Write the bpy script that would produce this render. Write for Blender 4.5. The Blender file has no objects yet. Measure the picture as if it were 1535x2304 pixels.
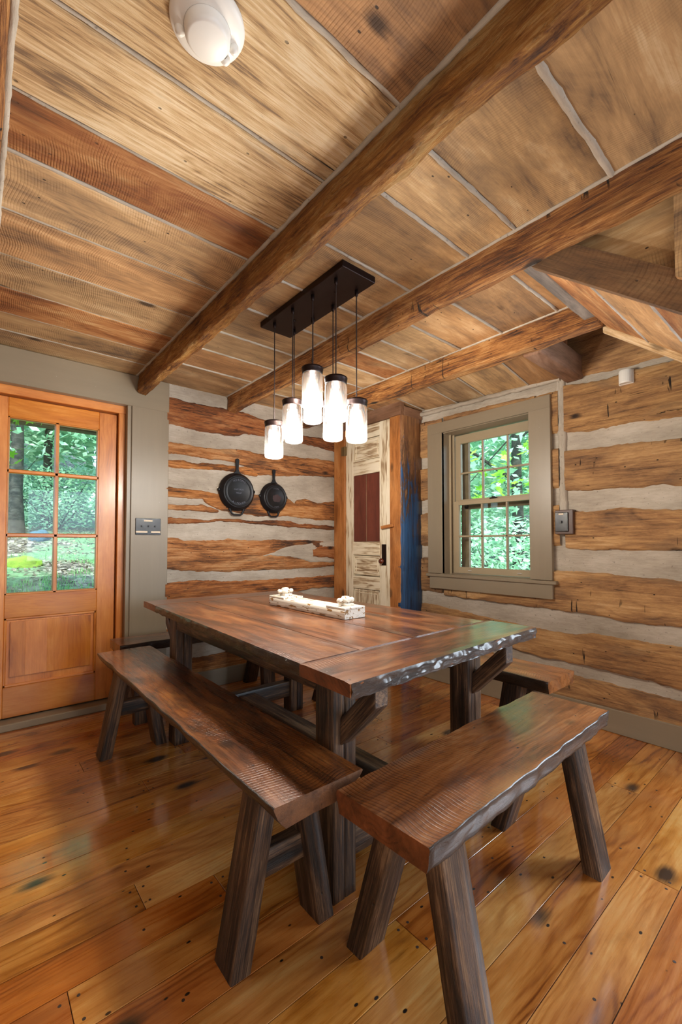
import bpy, math, random
from mathutils import Vector, Matrix, noise
random.seed(7)
scn = bpy.context.scene
COL = scn.collection
PI = math.pi
V = Vector
# ---------------------------------------------------------------- camera
FPX, CX, HZ = 980.0, 767.5, 1222.0
PITCH = math.radians(1.7)
CY = HZ - FPX*math.tan(PITCH)
CH = 1.12
ang = math.atan(828/980.0)
RGT = V((math.cos(ang), -math.sin(ang), 0)); FW0 = V((math.sin(ang), math.cos(ang), 0)); UPZ = V((0, 0, 1))
FWD = FW0*math.cos(PITCH) + UPZ*math.sin(PITCH); UPV = UPZ*math.cos(PITCH) - FW0*math.sin(PITCH)
CAMP = V((0, 0, CH))
cd = bpy.data.cameras.new('camera'); cam = bpy.data.objects.new('camera', cd); COL.objects.link(cam)
cd.sensor_fit = 'HORIZONTAL'; cd.sensor_width = 36; cd.lens = FPX/1535*36
cd.shift_y = (CY-1152)/1535.0; cd.clip_start = .02; cd.clip_end = 200
M4 = Matrix((RGT, UPV, -FWD)).transposed().to_4x4(); M4.translation = CAMP
cam.matrix_world = M4
scn.camera = cam
def at(axis, v, px, py):
    d = FWD + RGT*((px-CX)/FPX) + UPV*((CY-py)/FPX)
    return CAMP + d*((v-CAMP[axis])/d[axis])
# ---------------------------------------------------------------- view, world, lights
scn.view_settings.view_transform = 'Standard'
try: scn.view_settings.look = 'None'
except Exception: pass
scn.view_settings.exposure = 0.15; scn.view_settings.gamma = 1.0
scn.view_settings.use_curve_mapping = False
w = bpy.data.worlds.new('world'); scn.world = w; w.use_nodes = True
wt = w.node_tree; bg = wt.nodes['Background']
sky = wt.nodes.new('ShaderNodeTexSky'); sky.sky_type = 'NISHITA'
sky.sun_elevation = math.radians(55); sky.sun_rotation = math.radians(200); sky.sun_disc = False
sky.altitude = 200; sky.air_density = 1.0; sky.dust_density = 1.5
wt.links.new(sky.outputs[0], bg.inputs[0]); bg.inputs[1].default_value = 1.05
def sun(rx, ry, rz, e, col, angle=1.0):
    l = bpy.data.lights.new('sun', 'SUN'); l.energy = e; l.color = col; l.angle = math.radians(angle)
    o = bpy.data.objects.new('sun', l); o.rotation_euler = (rx, ry, rz); COL.objects.link(o); return o
sun(math.radians(38), 0, math.radians(-30), 8.0, (1, .96, .86), 2)
def area(loc, target, sx, sy, e, col, name):
    l = bpy.data.lights.new(name, 'AREA'); l.shape = 'RECTANGLE'; l.size = sx; l.size_y = sy; l.energy = e; l.color = col
    o = bpy.data.objects.new(name, l); o.location = loc
    o.rotation_euler = (V(target)-V(loc)).to_track_quat('-Z', 'Y').to_euler(); COL.objects.link(o); return o
area((1.5, -2.93, 1.45), (1.5, 0, 1.45), 1.5, 1.3, 50, (.60, .80, 1.0), 'rear_window_daylight')
area((2.90, -.25, 1.30), (0, -.25, 1.30), .80, 1.15, 66, (.74, .87, 1.0), 'side_window_daylight')
area((-1.64, -.6, 1.4), (1.2, -.6, 1.4), 1.3, 1.3, 6, (.93, .96, 1.0), 'left_fill_light')  # added fill lamp on the left wall, no known window behind it
area((.1, -.9, .9), (1.1, 1.6, 2.4), 1.3, 1.3, 15, (1.0, .92, .80), 'upward_fill_light')  # added unseen fill lamp, aimed up to stand in for bounce
BULB_W = 15.5
# ---------------------------------------------------------------- materials
def sc(h):
    h = h.lstrip('#'); r = [int(h[i:i+2], 16)/255 for i in (0, 2, 4)]
    return tuple(c/12.92 if c <= .04045 else ((c+.055)/1.055)**2.4 for c in r) + (1,)
class NT:
    def __init__(s, name):
        s.m = bpy.data.materials.new(name); s.m.use_nodes = True; s.t = s.m.node_tree
        s.b = s.t.nodes['Principled BSDF']
    def n(s, typ, ins=None, **kw):
        nd = s.t.nodes.new(typ)
        for k, v in kw.items(): setattr(nd, k, v)
        for k, v in (ins or {}).items():
            if hasattr(v, 'outputs'): v = v.outputs[0]
            if isinstance(v, bpy.types.NodeSocket): s.t.links.new(v, nd.inputs[k])
            else: nd.inputs[k].default_value = v
        return nd
    def attr(s): return s.n('ShaderNodeAttribute', attribute_name='gc').outputs['Vector']
    def mp(s, vec, sca=(1, 1, 1), loc=(0, 0, 0), rot=(0, 0, 0)):
        return s.n('ShaderNodeMapping', {'Vector': vec, 'Scale': sca, 'Location': loc, 'Rotation': rot}).outputs[0]
    def noise(s, vec, scale=1, det=4, rough=.55, dist=0):
        return s.n('ShaderNodeTexNoise', {'Vector': vec, 'Scale': scale, 'Detail': det, 'Roughness': rough, 'Distortion': dist}).outputs[0]
    def ramp(s, fac, stops, interp='LINEAR'):
        r = s.n('ShaderNodeValToRGB', {'Fac': fac}); cr = r.color_ramp; cr.interpolation = interp
        while len(cr.elements) < len(stops): cr.elements.new(.5)
        for e, (p, c) in zip(cr.elements, stops):
            e.position = p; e.color = c if len(c) == 4 else (*c, 1)
        return r.outputs[0]
    def g(s, fac, a, b):
        if a < b: return s.ramp(fac, [(a, (0, 0, 0, 1)), (b, (1, 1, 1, 1))])
        return s.ramp(fac, [(b, (1, 1, 1, 1)), (a, (0, 0, 0, 1))])
    def math(s, op, a, b=0, c=0): return s.n('ShaderNodeMath', {0: a, 1: b, 2: c}, operation=op).outputs[0]
    def mix(s, f, a, b, bt='MIX'):
        nd = s.n('ShaderNodeMix', data_type='RGBA', blend_type=bt)
        for k, v in ((0, f), (6, a), (7, b)):
            if isinstance(v, bpy.types.NodeSocket): s.t.links.new(v, nd.inputs[k])
            else: nd.inputs[k].default_value = v
        return nd.outputs[2]
    def out(s, col=None, rough=None, bump=None, bstr=.3, bdist=.003, coat=0, crough=.1, spec=None, metal=None):
        def st(k, v):
            if v is None: return
            if isinstance(v, bpy.types.NodeSocket): s.t.links.new(v, s.b.inputs[k])
            else: s.b.inputs[k].default_value = v
        st('Base Color', col); st('Roughness', rough); st('Metallic', metal); st('Specular IOR Level', spec)
        if coat: st('Coat Weight', coat); st('Coat Roughness', crough)
        if bump is not None:
            bp = s.n('ShaderNodeBump', {'Strength': bstr, 'Distance': bdist, 'Height': bump}).outputs[0]
            s.t.links.new(bp, s.b.inputs['Normal'])
            s.lastbump = bp
        return s.m
BLK = (0, 0, 0, 1)
def wood(name, cols, rough=.6, freq=1.0, fine=.5, saw=0., sawf=70, knots=.5, cracks=.5, var=.25, stain='#3a2f28', stainw=.3,
         bstr=.5, bdist=.004, coat=0, crough=.12, island=True, hue=None, ringw=.07, con=.46, flake=0, notch=0, kr=1.2, spec=None):
    t = NT(name); a = t.attr()
    if island:
        rnd = t.n('ShaderNodeNewGeometry').outputs['Random Per Island']
        off = t.math('MULTIPLY', rnd, 37.0)
        comb = t.n('ShaderNodeCombineXYZ', {0: off, 1: off, 2: off}).outputs[0]
        a2 = t.n('ShaderNodeVectorMath', {0: a, 1: comb}, operation='ADD').outputs[0]
    else: a2 = a; rnd = None
    broad = t.noise(t.mp(a2, (1.2*freq, 5*freq, 5*freq)), 1.6, 8, .66, .6)
    streak = t.noise(t.mp(a2, (2.6*freq, 85*freq, 85*freq)), 1.0, 6, .7, .2)
    hair = t.noise(t.mp(a2, (9, 330, 330)), 1.0, 3, .7)
    sx = t.n('ShaderNodeSeparateXYZ', {0: a2})
    yz = t.math('MULTIPLY_ADD', sx.outputs[2], 1.3, sx.outputs[1])
    warp = t.noise(t.mp(a2, (.9*freq, 4*freq, 4*freq)), 1.2, 3, .5)
    ph = t.math('MULTIPLY_ADD', yz, 230*freq, t.math('MULTIPLY', warp, 95))
    wv = t.math('POWER', t.math('MULTIPLY_ADD', t.math('SINE', ph), .5, .5), 2.5)
    wv = t.math('MULTIPLY_ADD', t.math('MULTIPLY', wv, t.g(t.noise(t.mp(a2, (1, 5, 5)), 1.4, 2), .35, .65)), -1.0, .7)
    f = t.math('MULTIPLY_ADD', broad, 1.0, t.math('MULTIPLY', t.math('SUBTRACT', streak, .5), .55*fine))
    f = t.math('ADD', f, t.math('MULTIPLY', t.math('SUBTRACT', wv, .5), ringw))
    f = t.math('ADD', f, t.math('MULTIPLY', t.math('SUBTRACT', hair, .5), .3*fine))
    n = len(cols)
    col = t.ramp(f, [(.5-con/2+con*i/(n-1), sc(c)) for i, c in enumerate(cols)])
    if island and var:
        v = t.math('MULTIPLY_ADD', rnd, 2*var, 1-var)
        hs = t.n('ShaderNodeHueSaturation', {'Value': v, 'Color': col, 'Saturation': t.math('MULTIPLY_ADD', t.math('FRACT', t.math('MULTIPLY', rnd, 7.3)), .5*var, 1-.25*var)})
        col = hs.outputs[0]
        if hue:
            col = t.mix(t.math('MULTIPLY', t.g(t.math('FRACT', t.math('MULTIPLY', rnd, 13.7)), .55, .8), .6), col, t.mix(1, col, sc(hue), 'MULTIPLY'))
    st = t.noise(t.mp(a2, (1.6, 4.5, 4.5)), 1.7, 5, .65, .4)
    col = t.mix(t.math('MULTIPLY', t.g(st, .52, .72), stainw), col, sc(stain))
    h = t.math('MULTIPLY_ADD', streak, .6, t.math('MULTIPLY', hair, .35))
    if saw:
        swp = t.noise(t.mp(a2, (.25, 2.6, 2.6)), 1, 2, .4)
        sph = t.math('MULTIPLY_ADD', sx.outputs[0], sawf*9, t.math('MULTIPLY', swp, 130))
        sw = t.math('MULTIPLY_ADD', t.math('SINE', sph), .5, .5)
        sw = t.math('MULTIPLY', sw, t.math('MULTIPLY_ADD', t.noise(t.mp(a2, (60, 14, 14)), 1, 2), 1.2, .2))
        swm = t.math('MULTIPLY', t.g(sw, .42, .85), t.g(t.noise(a2, 3.2, 3), .40, .62))
        col = t.mix(t.math('MULTIPLY', swm, .5*saw), col, t.mix(1, col, (.42, .34, .27, 1), 'MULTIPLY'))
        h = t.math('SUBTRACT', h, t.math('MULTIPLY', swm, .8*saw))
    if cracks:
        cr = t.noise(t.mp(a2, (1.3, 36, 36)), 1.2, 4, .75, .6)
        cm = t.g(cr, .335, .275)
        col = t.mix(t.math('MULTIPLY', cm, cracks), col, (.018, .012, .008, 1))
        h = t.math('SUBTRACT', h, t.math('MULTIPLY', cm, 1.2*cracks))
    if flake:
        fl = t.noise(t.mp(a2, (9, 38, 38)), 1, 7, .82, .5)
        col = t.mix(t.math('MULTIPLY', t.g(fl, .47, .36), .75*flake), col, t.mix(1, col, (.22, .14, .09, 1), 'MULTIPLY'))
        col = t.mix(t.math('MULTIPLY', t.g(fl, .56, .68), .45*flake), col, t.mix(1, col, (1.5, 1.45, 1.35, 1), 'MULTIPLY'))
        h = t.math('MULTIPLY_ADD', fl, 3.2*flake, h)
    if notch:
        nt_ = t.noise(t.mp(a2, (34, 5, 5)), 1, 2, .5, .8); nm = t.math('MULTIPLY', t.g(nt_, .335, .30), t.g(t.noise(t.mp(a2, (3, 3, 3)), 1.3, 2), .5, .56))
        col = t.mix(t.math('MULTIPLY', nm, notch), col, (.02, .012, .007, 1)); h = t.math('SUBTRACT', h, t.math('MULTIPLY', nm, 2.5))
    if knots:
        vo = t.n('ShaderNodeTexVoronoi', {'Vector': t.mp(a2, (1.6, 3.2, 3.2)), 'Scale': 1.5}, feature='F1').outputs['Distance']
        vn = t.math('ADD', vo, t.math('MULTIPLY', t.math('SUBTRACT', streak, .5), .12))
        km = t.g(vn, .105*kr, .05*kr)
        col = t.mix(t.math('MULTIPLY', km, knots), col, (.03, .014, .006, 1))
        vo2 = t.n('ShaderNodeTexVoronoi', {'Vector': t.mp(a2, (3, 5, 5)), 'Scale': 3.5}, feature='F1').outputs['Distance']
        hm = t.g(vo2, .05*kr, .035*kr)
        col = t.mix(t.math('MULTIPLY', hm, knots), col, (.012, .008, .006, 1))
        h = t.math('SUBTRACT', h, t.math('MULTIPLY', hm, .8))
    rg = t.math('MULTIPLY_ADD', t.math('SUBTRACT', streak, .5), .35, rough)
    return t.out(col, rg, h, bstr, bdist, coat, crough, spec)
def plain(name, c, rough=.5, metal=0, bump=0, coat=0, nscale=8, namp=.12, spec=None, bd=.002):
    t = NT(name); tc = t.n('ShaderNodeTexCoord').outputs['Object']
    nz = t.noise(tc, nscale, 5, .6)
    c0 = sc(c); lo = tuple(x*(1-namp) for x in c0[:3])+(1,); hi = tuple(min(1, x*(1+namp)) for x in c0[:3])+(1,)
    col = t.ramp(nz, [(.3, lo), (.7, hi)])
    return t.out(col, rough, t.noise(tc, nscale*12, 4) if bump else None, bump, bd, coat, .1, spec, metal)
CEIL = wood('weathered_ceiling_board', ['#77604a', '#a6865f', '#c09d70', '#d8bd94'], rough=.8, saw=.8, sawf=80, knots=.9, cracks=.5, var=.17, stain='#5e4d40', stainw=.55, bstr=.5, bdist=.004, hue='#ecc8a4', con=.40)
CEILG = wood('silvery_grooved_board', ['#80664c', '#b8966a', '#d4b68a', '#e4cfac'], rough=.85, knots=.6, cracks=1.1, fine=1.7, var=.08, stain='#6b5a4a', stainw=.65, bstr=.9, bdist=.006, ringw=.16, con=.4)
CEILO = wood('orange_sawn_board', ['#5e3a22', '#915a30', '#b07a48', '#c79f6e'], rough=.75, saw=1.0, sawf=90, knots=.6, cracks=.3, var=.08, stain='#4e3829', stainw=.6, con=.34)
BEAM = wood('hewn_beam_wood', ['#3f2716', '#85532a', '#b27a42', '#cd9f68'], rough=.8, freq=1.2, knots=1, cracks=1.0, var=.08, stain='#43342a', stainw=.6, bstr=1.0, bdist=.012, fine=1.3, con=.34, flake=.25, notch=1)
BEAMR = wood('rotten_faced_log', ['#5e3616', '#a96a28', '#cf9142', '#e6b874'], rough=.8, freq=1.4, knots=.3, cracks=1.0, var=.05, stain='#5a3a1c', stainw=.4, bstr=1.0, bdist=.016, fine=1.2, con=.40, flake=.8)
LOGP = wood('orange_wall_log', ['#4a2f1d', '#935c30', '#bb7a42', '#d09c68'], rough=.8, freq=.9, knots=1, cracks=1, var=.10, stain='#4a382c', stainw=.75, bstr=.9, bdist=.01, hue='#c9a58c', fine=1.2, con=.30, flake=.2)
LOGW = wood('tan_wall_log', ['#5a402c', '#9a7048', '#bf935f', '#d4ae80'], rough=.85, freq=.8, knots=1, cracks=1, var=.08, stain='#6a5444', stainw=.7, bstr=.9, bdist=.01, fine=1.0, con=.46, flake=.2, notch=1)
TABLE = wood('oiled_dark_tabletop', ['#25140a', '#552d12', '#78441f', '#946034'], rough=.34, saw=1.2, sawf=60, knots=.6, cracks=.3, var=.10, stain='#22160e', stainw=.5, bstr=.4, bdist=.002, coat=.7, crough=.2, con=.36)
TEDGE = wood('gouged_dark_edge', ['#17100d', '#30221a', '#4a3423', '#684a32'], rough=.38, knots=.8, cracks=1.2, var=.05, stainw=.4, bstr=1.0, bdist=.012, coat=.5, crough=.22, flake=.5)
ENDG = wood('red_end_grain', ['#3d1d0e', '#633418', '#7c4423', '#8e5733'], rough=.45, knots=0, cracks=.6, var=.05, stain='#2a140b', stainw=.4, bstr=.4, coat=.3, ringw=.1)
ENDB = wood('brown_sawn_end', ['#2a190f', '#57361f', '#734a2c', '#80583a'], rough=.5, knots=.5, cracks=.6, var=.05, stain='#1c1411', stainw=.6, bstr=.6, coat=.3, ringw=.0)
SEAT = wood('oiled_bench_seat', ['#211208', '#542e13', '#824a1f', '#a46c36'], rough=.3, saw=1.3, sawf=60, knots=.8, cracks=.3, var=.08, stain='#241a12', stainw=.8, bstr=.5, bdist=.002, coat=.8, crough=.15, con=.34)
SEATN = wood('scuffed_bench_seat', ['#3c200e', '#71401c', '#92592c', '#ab7a4c'], rough=.32, saw=1.3, sawf=60, knots=1, cracks=.25, var=.08, stain='#564640', stainw=.6, bstr=.6, bdist=.002, coat=.8, crough=.2, con=.36)
LEG = wood('dark_barnwood_leg', ['#150d08', '#352216', '#543a26', '#7b5c40'], rough=.55, knots=.8, cracks=1, var=.2, stain='#191310', stainw=.6, bstr=.8, bdist=.004, coat=.2, crough=.3, fine=1.7, con=.34, flake=.25)
FLOOR = wood('varnished_pine_floor', ['#7a4216', '#ab6826', '#c88840', '#daa862'], rough=.3, freq=.9, knots=1, cracks=.0, var=.13, stain='#7f4d20', stainw=.45, bstr=.12, bdist=.001, coat=1.0, crough=.11, hue='#d9a070', fine=.6, ringw=.22, con=.5, kr=1.7)
DOORW = wood('varnished_mahogany_door', ['#96511a', '#bf7028', '#cf8235', '#dc974c'], rough=.35, knots=0, cracks=0, var=.18, stainw=.0, bstr=.1, bdist=.001, coat=.35, crough=.2, fine=.5)
POSTW = wood('honey_pine_post', ['#6b3c17', '#a3642c', '#bd7d42', '#c9935c'], rough=.6, knots=.7, cracks=.3, var=.08, stainw=.35, saw=.2, bstr=.4)
HEADW = wood('brown_header_board', ['#3d2718', '#6d4b33', '#86624a', '#9a7860'], rough=.7, knots=.4, cracks=.4, var=.1, stainw=.4)
DARKB = wood('dark_stair_board', ['#2c1e14', '#59402a', '#765638', '#8d6d4c'], rough=.8, saw=.8, sawf=40, knots=.7, cracks=.5, var=.1, stain='#2c2620', stainw=.5)
GREYB = wood('grey_trimmer_board', ['#3f3a36', '#6c625a', '#8b7f73', '#a39586'], rough=.85, knots=.5, cracks=.8, var=.1, stain='#35322f', stainw=.7)
def mortar():
    t = NT('grey_chinking_mortar'); a = t.attr()
    n1 = t.noise(t.mp(a, (1, 2.5, 2.5)), 2.5, 5, .6); n2 = t.noise(t.mp(a, (4, 22, 22)), 4, 5, .7)
    col = t.ramp(t.math('MULTIPLY_ADD', n1, .7, t.math('MULTIPLY', n2, .3)), [(.3, sc('#8d8273')), (.5, sc('#aea394')), (.7, sc('#c9c0b2'))])
    spk = t.g(t.noise(a, 60, 2, .5), .66, .72)
    col = t.mix(t.math('MULTIPLY', spk, .5), col, sc('#5e564b'))
    return t.out(col, .9, t.math('MULTIPLY_ADD', n2, 1, t.math('MULTIPLY', t.noise(a, 90, 3), .5)), .6, .004)
MORT = mortar()
def paint(name, c, grain=.15):
    t = NT(name); a = t.attr()
    n = t.noise(t.mp(a, (2, 30, 30)), 1, 4, .6); n1 = t.noise(t.mp(a, (1, 4, 4)), 2, 3)
    c0 = sc(c); f = t.math('MULTIPLY_ADD', n, .5, t.math('MULTIPLY', n1, .5))
    col = t.ramp(f, [(.3, tuple(x*.93 for x in c0[:3])+(1,)), (.7, tuple(min(1, x*1.06) for x in c0[:3])+(1,))])
    nick = t.g(t.n('ShaderNodeTexVoronoi', {'Vector': t.mp(a, (6, 9, 9)), 'Scale': 2.0}).outputs['Distance'], .03, .02)
    col = t.mix(nick, col, sc('#b3aa9a'))
    return t.out(col, .38, n, grain, .002, 0, .2)
TRIM = paint('greige_trim_paint', '#8b7d68', .05); SASH = paint('tan_sash_paint', '#a59478', .08)
def peeled():
    t = NT('peeling_cream_paint'); a = t.attr()
    f = t.noise(t.mp(a, (2.2, 55, 55)), 1, 5, .7, .5)
    wv = t.n('ShaderNodeTexWave', {'Vector': t.mp(a, (.8, 7, 7)), 'Scale': 4, 'Distortion': 9, 'Detail': 3}, bands_direction='Y').outputs['Fac']
    pz = t.math('ADD', t.math('MULTIPLY', f, .6), t.math('MULTIPLY', wv, .25))
    pz = t.math('ADD', pz, t.math('MULTIPLY', t.noise(t.mp(a, (2, 3, 3)), 2, 3), .3))
    col = t.ramp(pz, [(.36, sc('#8a6f52')), (.45, sc('#b8a181')), (.52, sc('#ddd0b4')), (.7, sc('#e8ddc6'))])
    return t.out(col, .7, pz, .6, .004)
PEEL = peeled()
def bluepaint():
    t = NT('worn_blue_painted_plank'); a = t.attr()
    xyz = t.n('ShaderNodeSeparateXYZ', {0: a}); X = xyz.outputs[0]; Y = xyz.outputs[1]
    st = t.noise(t.mp(a, (3, 45, 45)), 1, 5, .65, .4)
    base = t.ramp(st, [(.3, sc('#4b2e1c')), (.5, sc('#7d5434')), (.7, sc('#a87a4c'))])
    lo = t.noise(t.mp(a, (2.6, 13, 13)), 1.5, 6, .72, .5)
    m = t.math('ADD', t.math('MULTIPLY', X, 1.35), t.math('MULTIPLY', lo, 4.2))
    m = t.math('MULTIPLY', t.math('ADD', m, t.math('MULTIPLY', Y, 1.4)), .2)
    blue = t.g(m, .88, .855)
    dark = t.g(m, 1.0, .93)
    col = t.mix(t.math('MULTIPLY', t.math('MULTIPLY', dark, t.g(lo, .42, .5)), .8), base, sc('#1b191b'))
    col = t.mix(blue, col, t.ramp(st, [(.35, sc('#0d2540')), (.6, sc('#1c4a78'))]))
    return t.out(col, .5, st, .6, .004, .2)
BLUE = bluepaint()
def chipped():
    t = NT('chipped_white_paint'); a = t.attr()
    f = t.noise(t.mp(a, (9, 42, 42)), 1.6, 2, .5, .3)
    m = t.g(f, .405, .385)
    gr = t.noise(t.mp(a, (8, 160, 160)), 1, 3)
    col = t.mix(m, t.ramp(gr, [(.35, sc('#bdb5a8')), (.55, sc('#d2cabd'))]), sc('#86602f'))
    return t.out(col, .6, t.math('SUBTRACT', t.math('MULTIPLY', gr, .3), m), .6, .003)
CHIP = chipped()
IRON = plain('black_cast_iron', '#17171a', .42, .3, .25, 0, 20, .3, bd=.0015)
IRONR = plain('raised_iron_lettering', '#5c5c66', .35, .4)
RUSTP = plain('reddish_seasoned_patch', '#3b2a2b', .5, .2)
BRONZE = plain('dark_bronze_metal', '#2b1e1c', .42, .75, .05, 0, 20, .1)
CORD = plain('brown_cord', '#2a1c17', .6)
BLKP = plain('black_gloss_plate', '#15110f', .16, 0, .25, .6, 30, .3)
LABELP = plain('cream_label_tape', '#d8c3a8', .5)
BROWNB = plain('brown_metal_box', '#4e3325', .45)
WHITEP = plain('white_plastic', '#e4e1da', .4, 0, 0, 0, 5, .02)
WHITEG = plain('grey_slot', '#55524c', .5)
KNOB = plain('brown_porcelain_knob', '#5a2110', .15, 0, 0, .6)
REDPL = wood('red_brown_panel', ['#4a2117', '#5e2c20', '#6c3527', '#783e2e'], rough=.55, knots=0, cracks=0, var=.03, stainw=.1, fine=.3, bstr=.1)
BARK = wood('grey_tree_bark', ['#2e2b28', '#4a453f', '#6a645b'], rough=.95, freq=2, knots=0, cracks=1, var=.1, bstr=1, bdist=.03)
HINGE = plain('aged_brass_hinge', '#7a6542', .5, .5)
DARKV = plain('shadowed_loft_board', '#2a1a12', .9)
def glassy(name, tint=(1, 1, 1, 1), ior=1.45, extra=0.0, rough=.02):
    t = NT(name); nt = t.t; tr = nt.nodes.new('ShaderNodeBsdfTransparent'); tr.inputs[0].default_value = tint
    gl = nt.nodes.new('ShaderNodeBsdfGlossy'); gl.inputs['Roughness'].default_value = rough
    fr = t.n('ShaderNodeFresnel', {'IOR': ior}).outputs[0]
    ms = nt.nodes.new('ShaderNodeMixShader')
    f = t.math('ADD', fr, extra) if extra else fr
    nt.links.new(f, ms.inputs[0]); nt.links.new(tr.outputs[0], ms.inputs[1]); nt.links.new(gl.outputs[0], ms.inputs[2])
    nt.links.new(ms.outputs[0], nt.nodes['Material Output'].inputs[0]); return t.m
PANE = glassy('window_glass', (.80, .97, .93, 1), 1.4)
JARG = glassy('clear_jar_glass', (.97, .98, .99, 1), 1.5, .07, .06)
def emis(name, c, s):
    t = NT(name); t.b.inputs['Emission Color'].default_value = (*c, 1); t.b.inputs['Emission Strength'].default_value = s
    t.b.inputs['Base Color'].default_value = (1, 1, 1, 1); return t.m
_t = JARG.node_tree; _o = _t.nodes['Material Output']; _src = _o.inputs[0].links[0].from_socket
_tl = _t.nodes.new('ShaderNodeBsdfTranslucent'); _tl.inputs[0].default_value = (1, 1, 1, 1); _ms = _t.nodes.new('ShaderNodeMixShader'); _ms.inputs[0].default_value = .014
_t.links.new(_src, _ms.inputs[1]); _t.links.new(_tl.outputs[0], _ms.inputs[2]); _t.links.new(_ms.outputs[0], _o.inputs[0])
BULB = emis('glowing_bulb', (1, .93, .84), 26)
def leafm(name, a, b):
    t = NT(name); r = t.n('ShaderNodeNewGeometry').outputs['Random Per Island']
    col = t.ramp(r, [(0, sc(a)), (1, sc(b))])
    t.out(col, .5)
    tl = t.t.nodes.new('ShaderNodeBsdfTranslucent'); t.t.links.new(col, tl.inputs[0])
    ms = t.t.nodes.new('ShaderNodeMixShader'); ms.inputs[0].default_value = .5
    t.t.links.new(t.b.outputs[0], ms.inputs[1]); t.t.links.new(tl.outputs[0], ms.inputs[2])
    t.t.links.new(ms.outputs[0], t.t.nodes['Material Output'].inputs[0]); return t.m
LEAF1 = leafm('woodland_leaf', '#86b892', '#dcf2d8'); LEAF2 = leafm('maple_leaf', '#7fc02e', '#b9e65a'); LEAFM = leafm('moss_tuft', '#6a8a20', '#9cb83c')
GRASS = leafm('grass_blade', '#5f9a48', '#9cc884')
def litter():
    t = NT('leaf_litter_ground'); tc = t.n('ShaderNodeTexCoord').outputs['Object']
    n = t.noise(tc, 14, 6, .75); v = t.n('ShaderNodeTexVoronoi', {'Vector': tc, 'Scale': 16}).outputs['Color']
    g2 = t.g(t.noise(tc, .9, 3), .42, .55)
    c1 = t.ramp(t.n('ShaderNodeSeparateColor', {0: v}).outputs[0], [(0, sc('#332b25')), (.5, sc('#64594e')), (1, sc('#a0968a'))])
    c2 = t.ramp(n, [(.3, sc('#33542f')), (.7, sc('#6f9a66'))])
    return t.out(t.mix(g2, c1, c2), .9, n, 1, .03)
LITTER = litter()
# ---------------------------------------------------------------- mesh builder
def fbm(p, o=4): return noise.fractal(p, 1.0, 2.1, o, noise_basis='PERLIN_ORIGINAL')
class MB:
    def __init__(s): s.v = []; s.g = []; s.f = []; s.m = []; s.mats = []; s.sm = []
    def mi(s, mat):
        if mat not in s.mats: s.mats.append(mat)
        return s.mats.index(mat)
    def add(s, vs, gs, fs, mat, smooth=True):
        b = len(s.v); k = s.mi(mat); s.v += [tuple(x) for x in vs]; s.g += [tuple(x) for x in gs]
        for f in fs: s.f.append(tuple(b+i for i in f)); s.m.append(k); s.sm.append(smooth)
    def rings(s, R, G, mat, closed=True, caps=True, smooth=True, capmat=None):
        n = len(R[0]); vs = [p for r in R for p in r]; gs = [p for r in G for p in r]; fs = []
        for i in range(len(R)-1):
            for j in range(n if closed else n-1):
                k = (j+1) % n; fs.append((i*n+j, i*n+k, (i+1)*n+k, (i+1)*n+j))
        s.add(vs, gs, fs, mat, smooth)
        if caps and closed:
            for r, g, fl in ((R[0], G[0], True), (R[-1], G[-1], False)):
                idx = list(range(n)); s.add(r, g, [tuple(reversed(idx)) if fl else tuple(idx)], capmat or mat, False)
    def build(s, name, parent=None, loc=None):
        me = bpy.data.meshes.new(name); me.from_pydata(s.v, [], s.f)
        for m in s.mats: me.materials.append(m)
        me.polygons.foreach_set('material_index', s.m); me.polygons.foreach_set('use_smooth', s.sm)
        at_ = me.attributes.new('gc', 'FLOAT_VECTOR', 'POINT'); at_.data.foreach_set('vector', [c for g in s.g for c in g])
        me.update()
        o = bpy.data.objects.new(name, me); COL.objects.link(o)
        if parent: o.parent = parent
        return o
def rrect(W, T, r=.004, ny=4, nz=3, cut=None):
    """rounded rectangle outline in (y,z), centred"""
    pts = []; hw, ht = W/2, T/2
    def edge(a, b, n):
        for i in range(n): pts.append((a[0]+(b[0]-a[0])*i/n, a[1]+(b[1]-a[1])*i/n))
    c = [(-hw+r, -ht), (hw-r, -ht), (hw, -ht+r), (hw, ht-r), (hw-r, ht), (-hw+r, ht), (-hw, ht-r), (-hw, -ht+r)]
    for i in range(8):
        n = (ny if i % 4 == 0 else nz if i % 4 == 2 else 1); edge(c[i], c[(i+1) % 8], n)
    return pts
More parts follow.
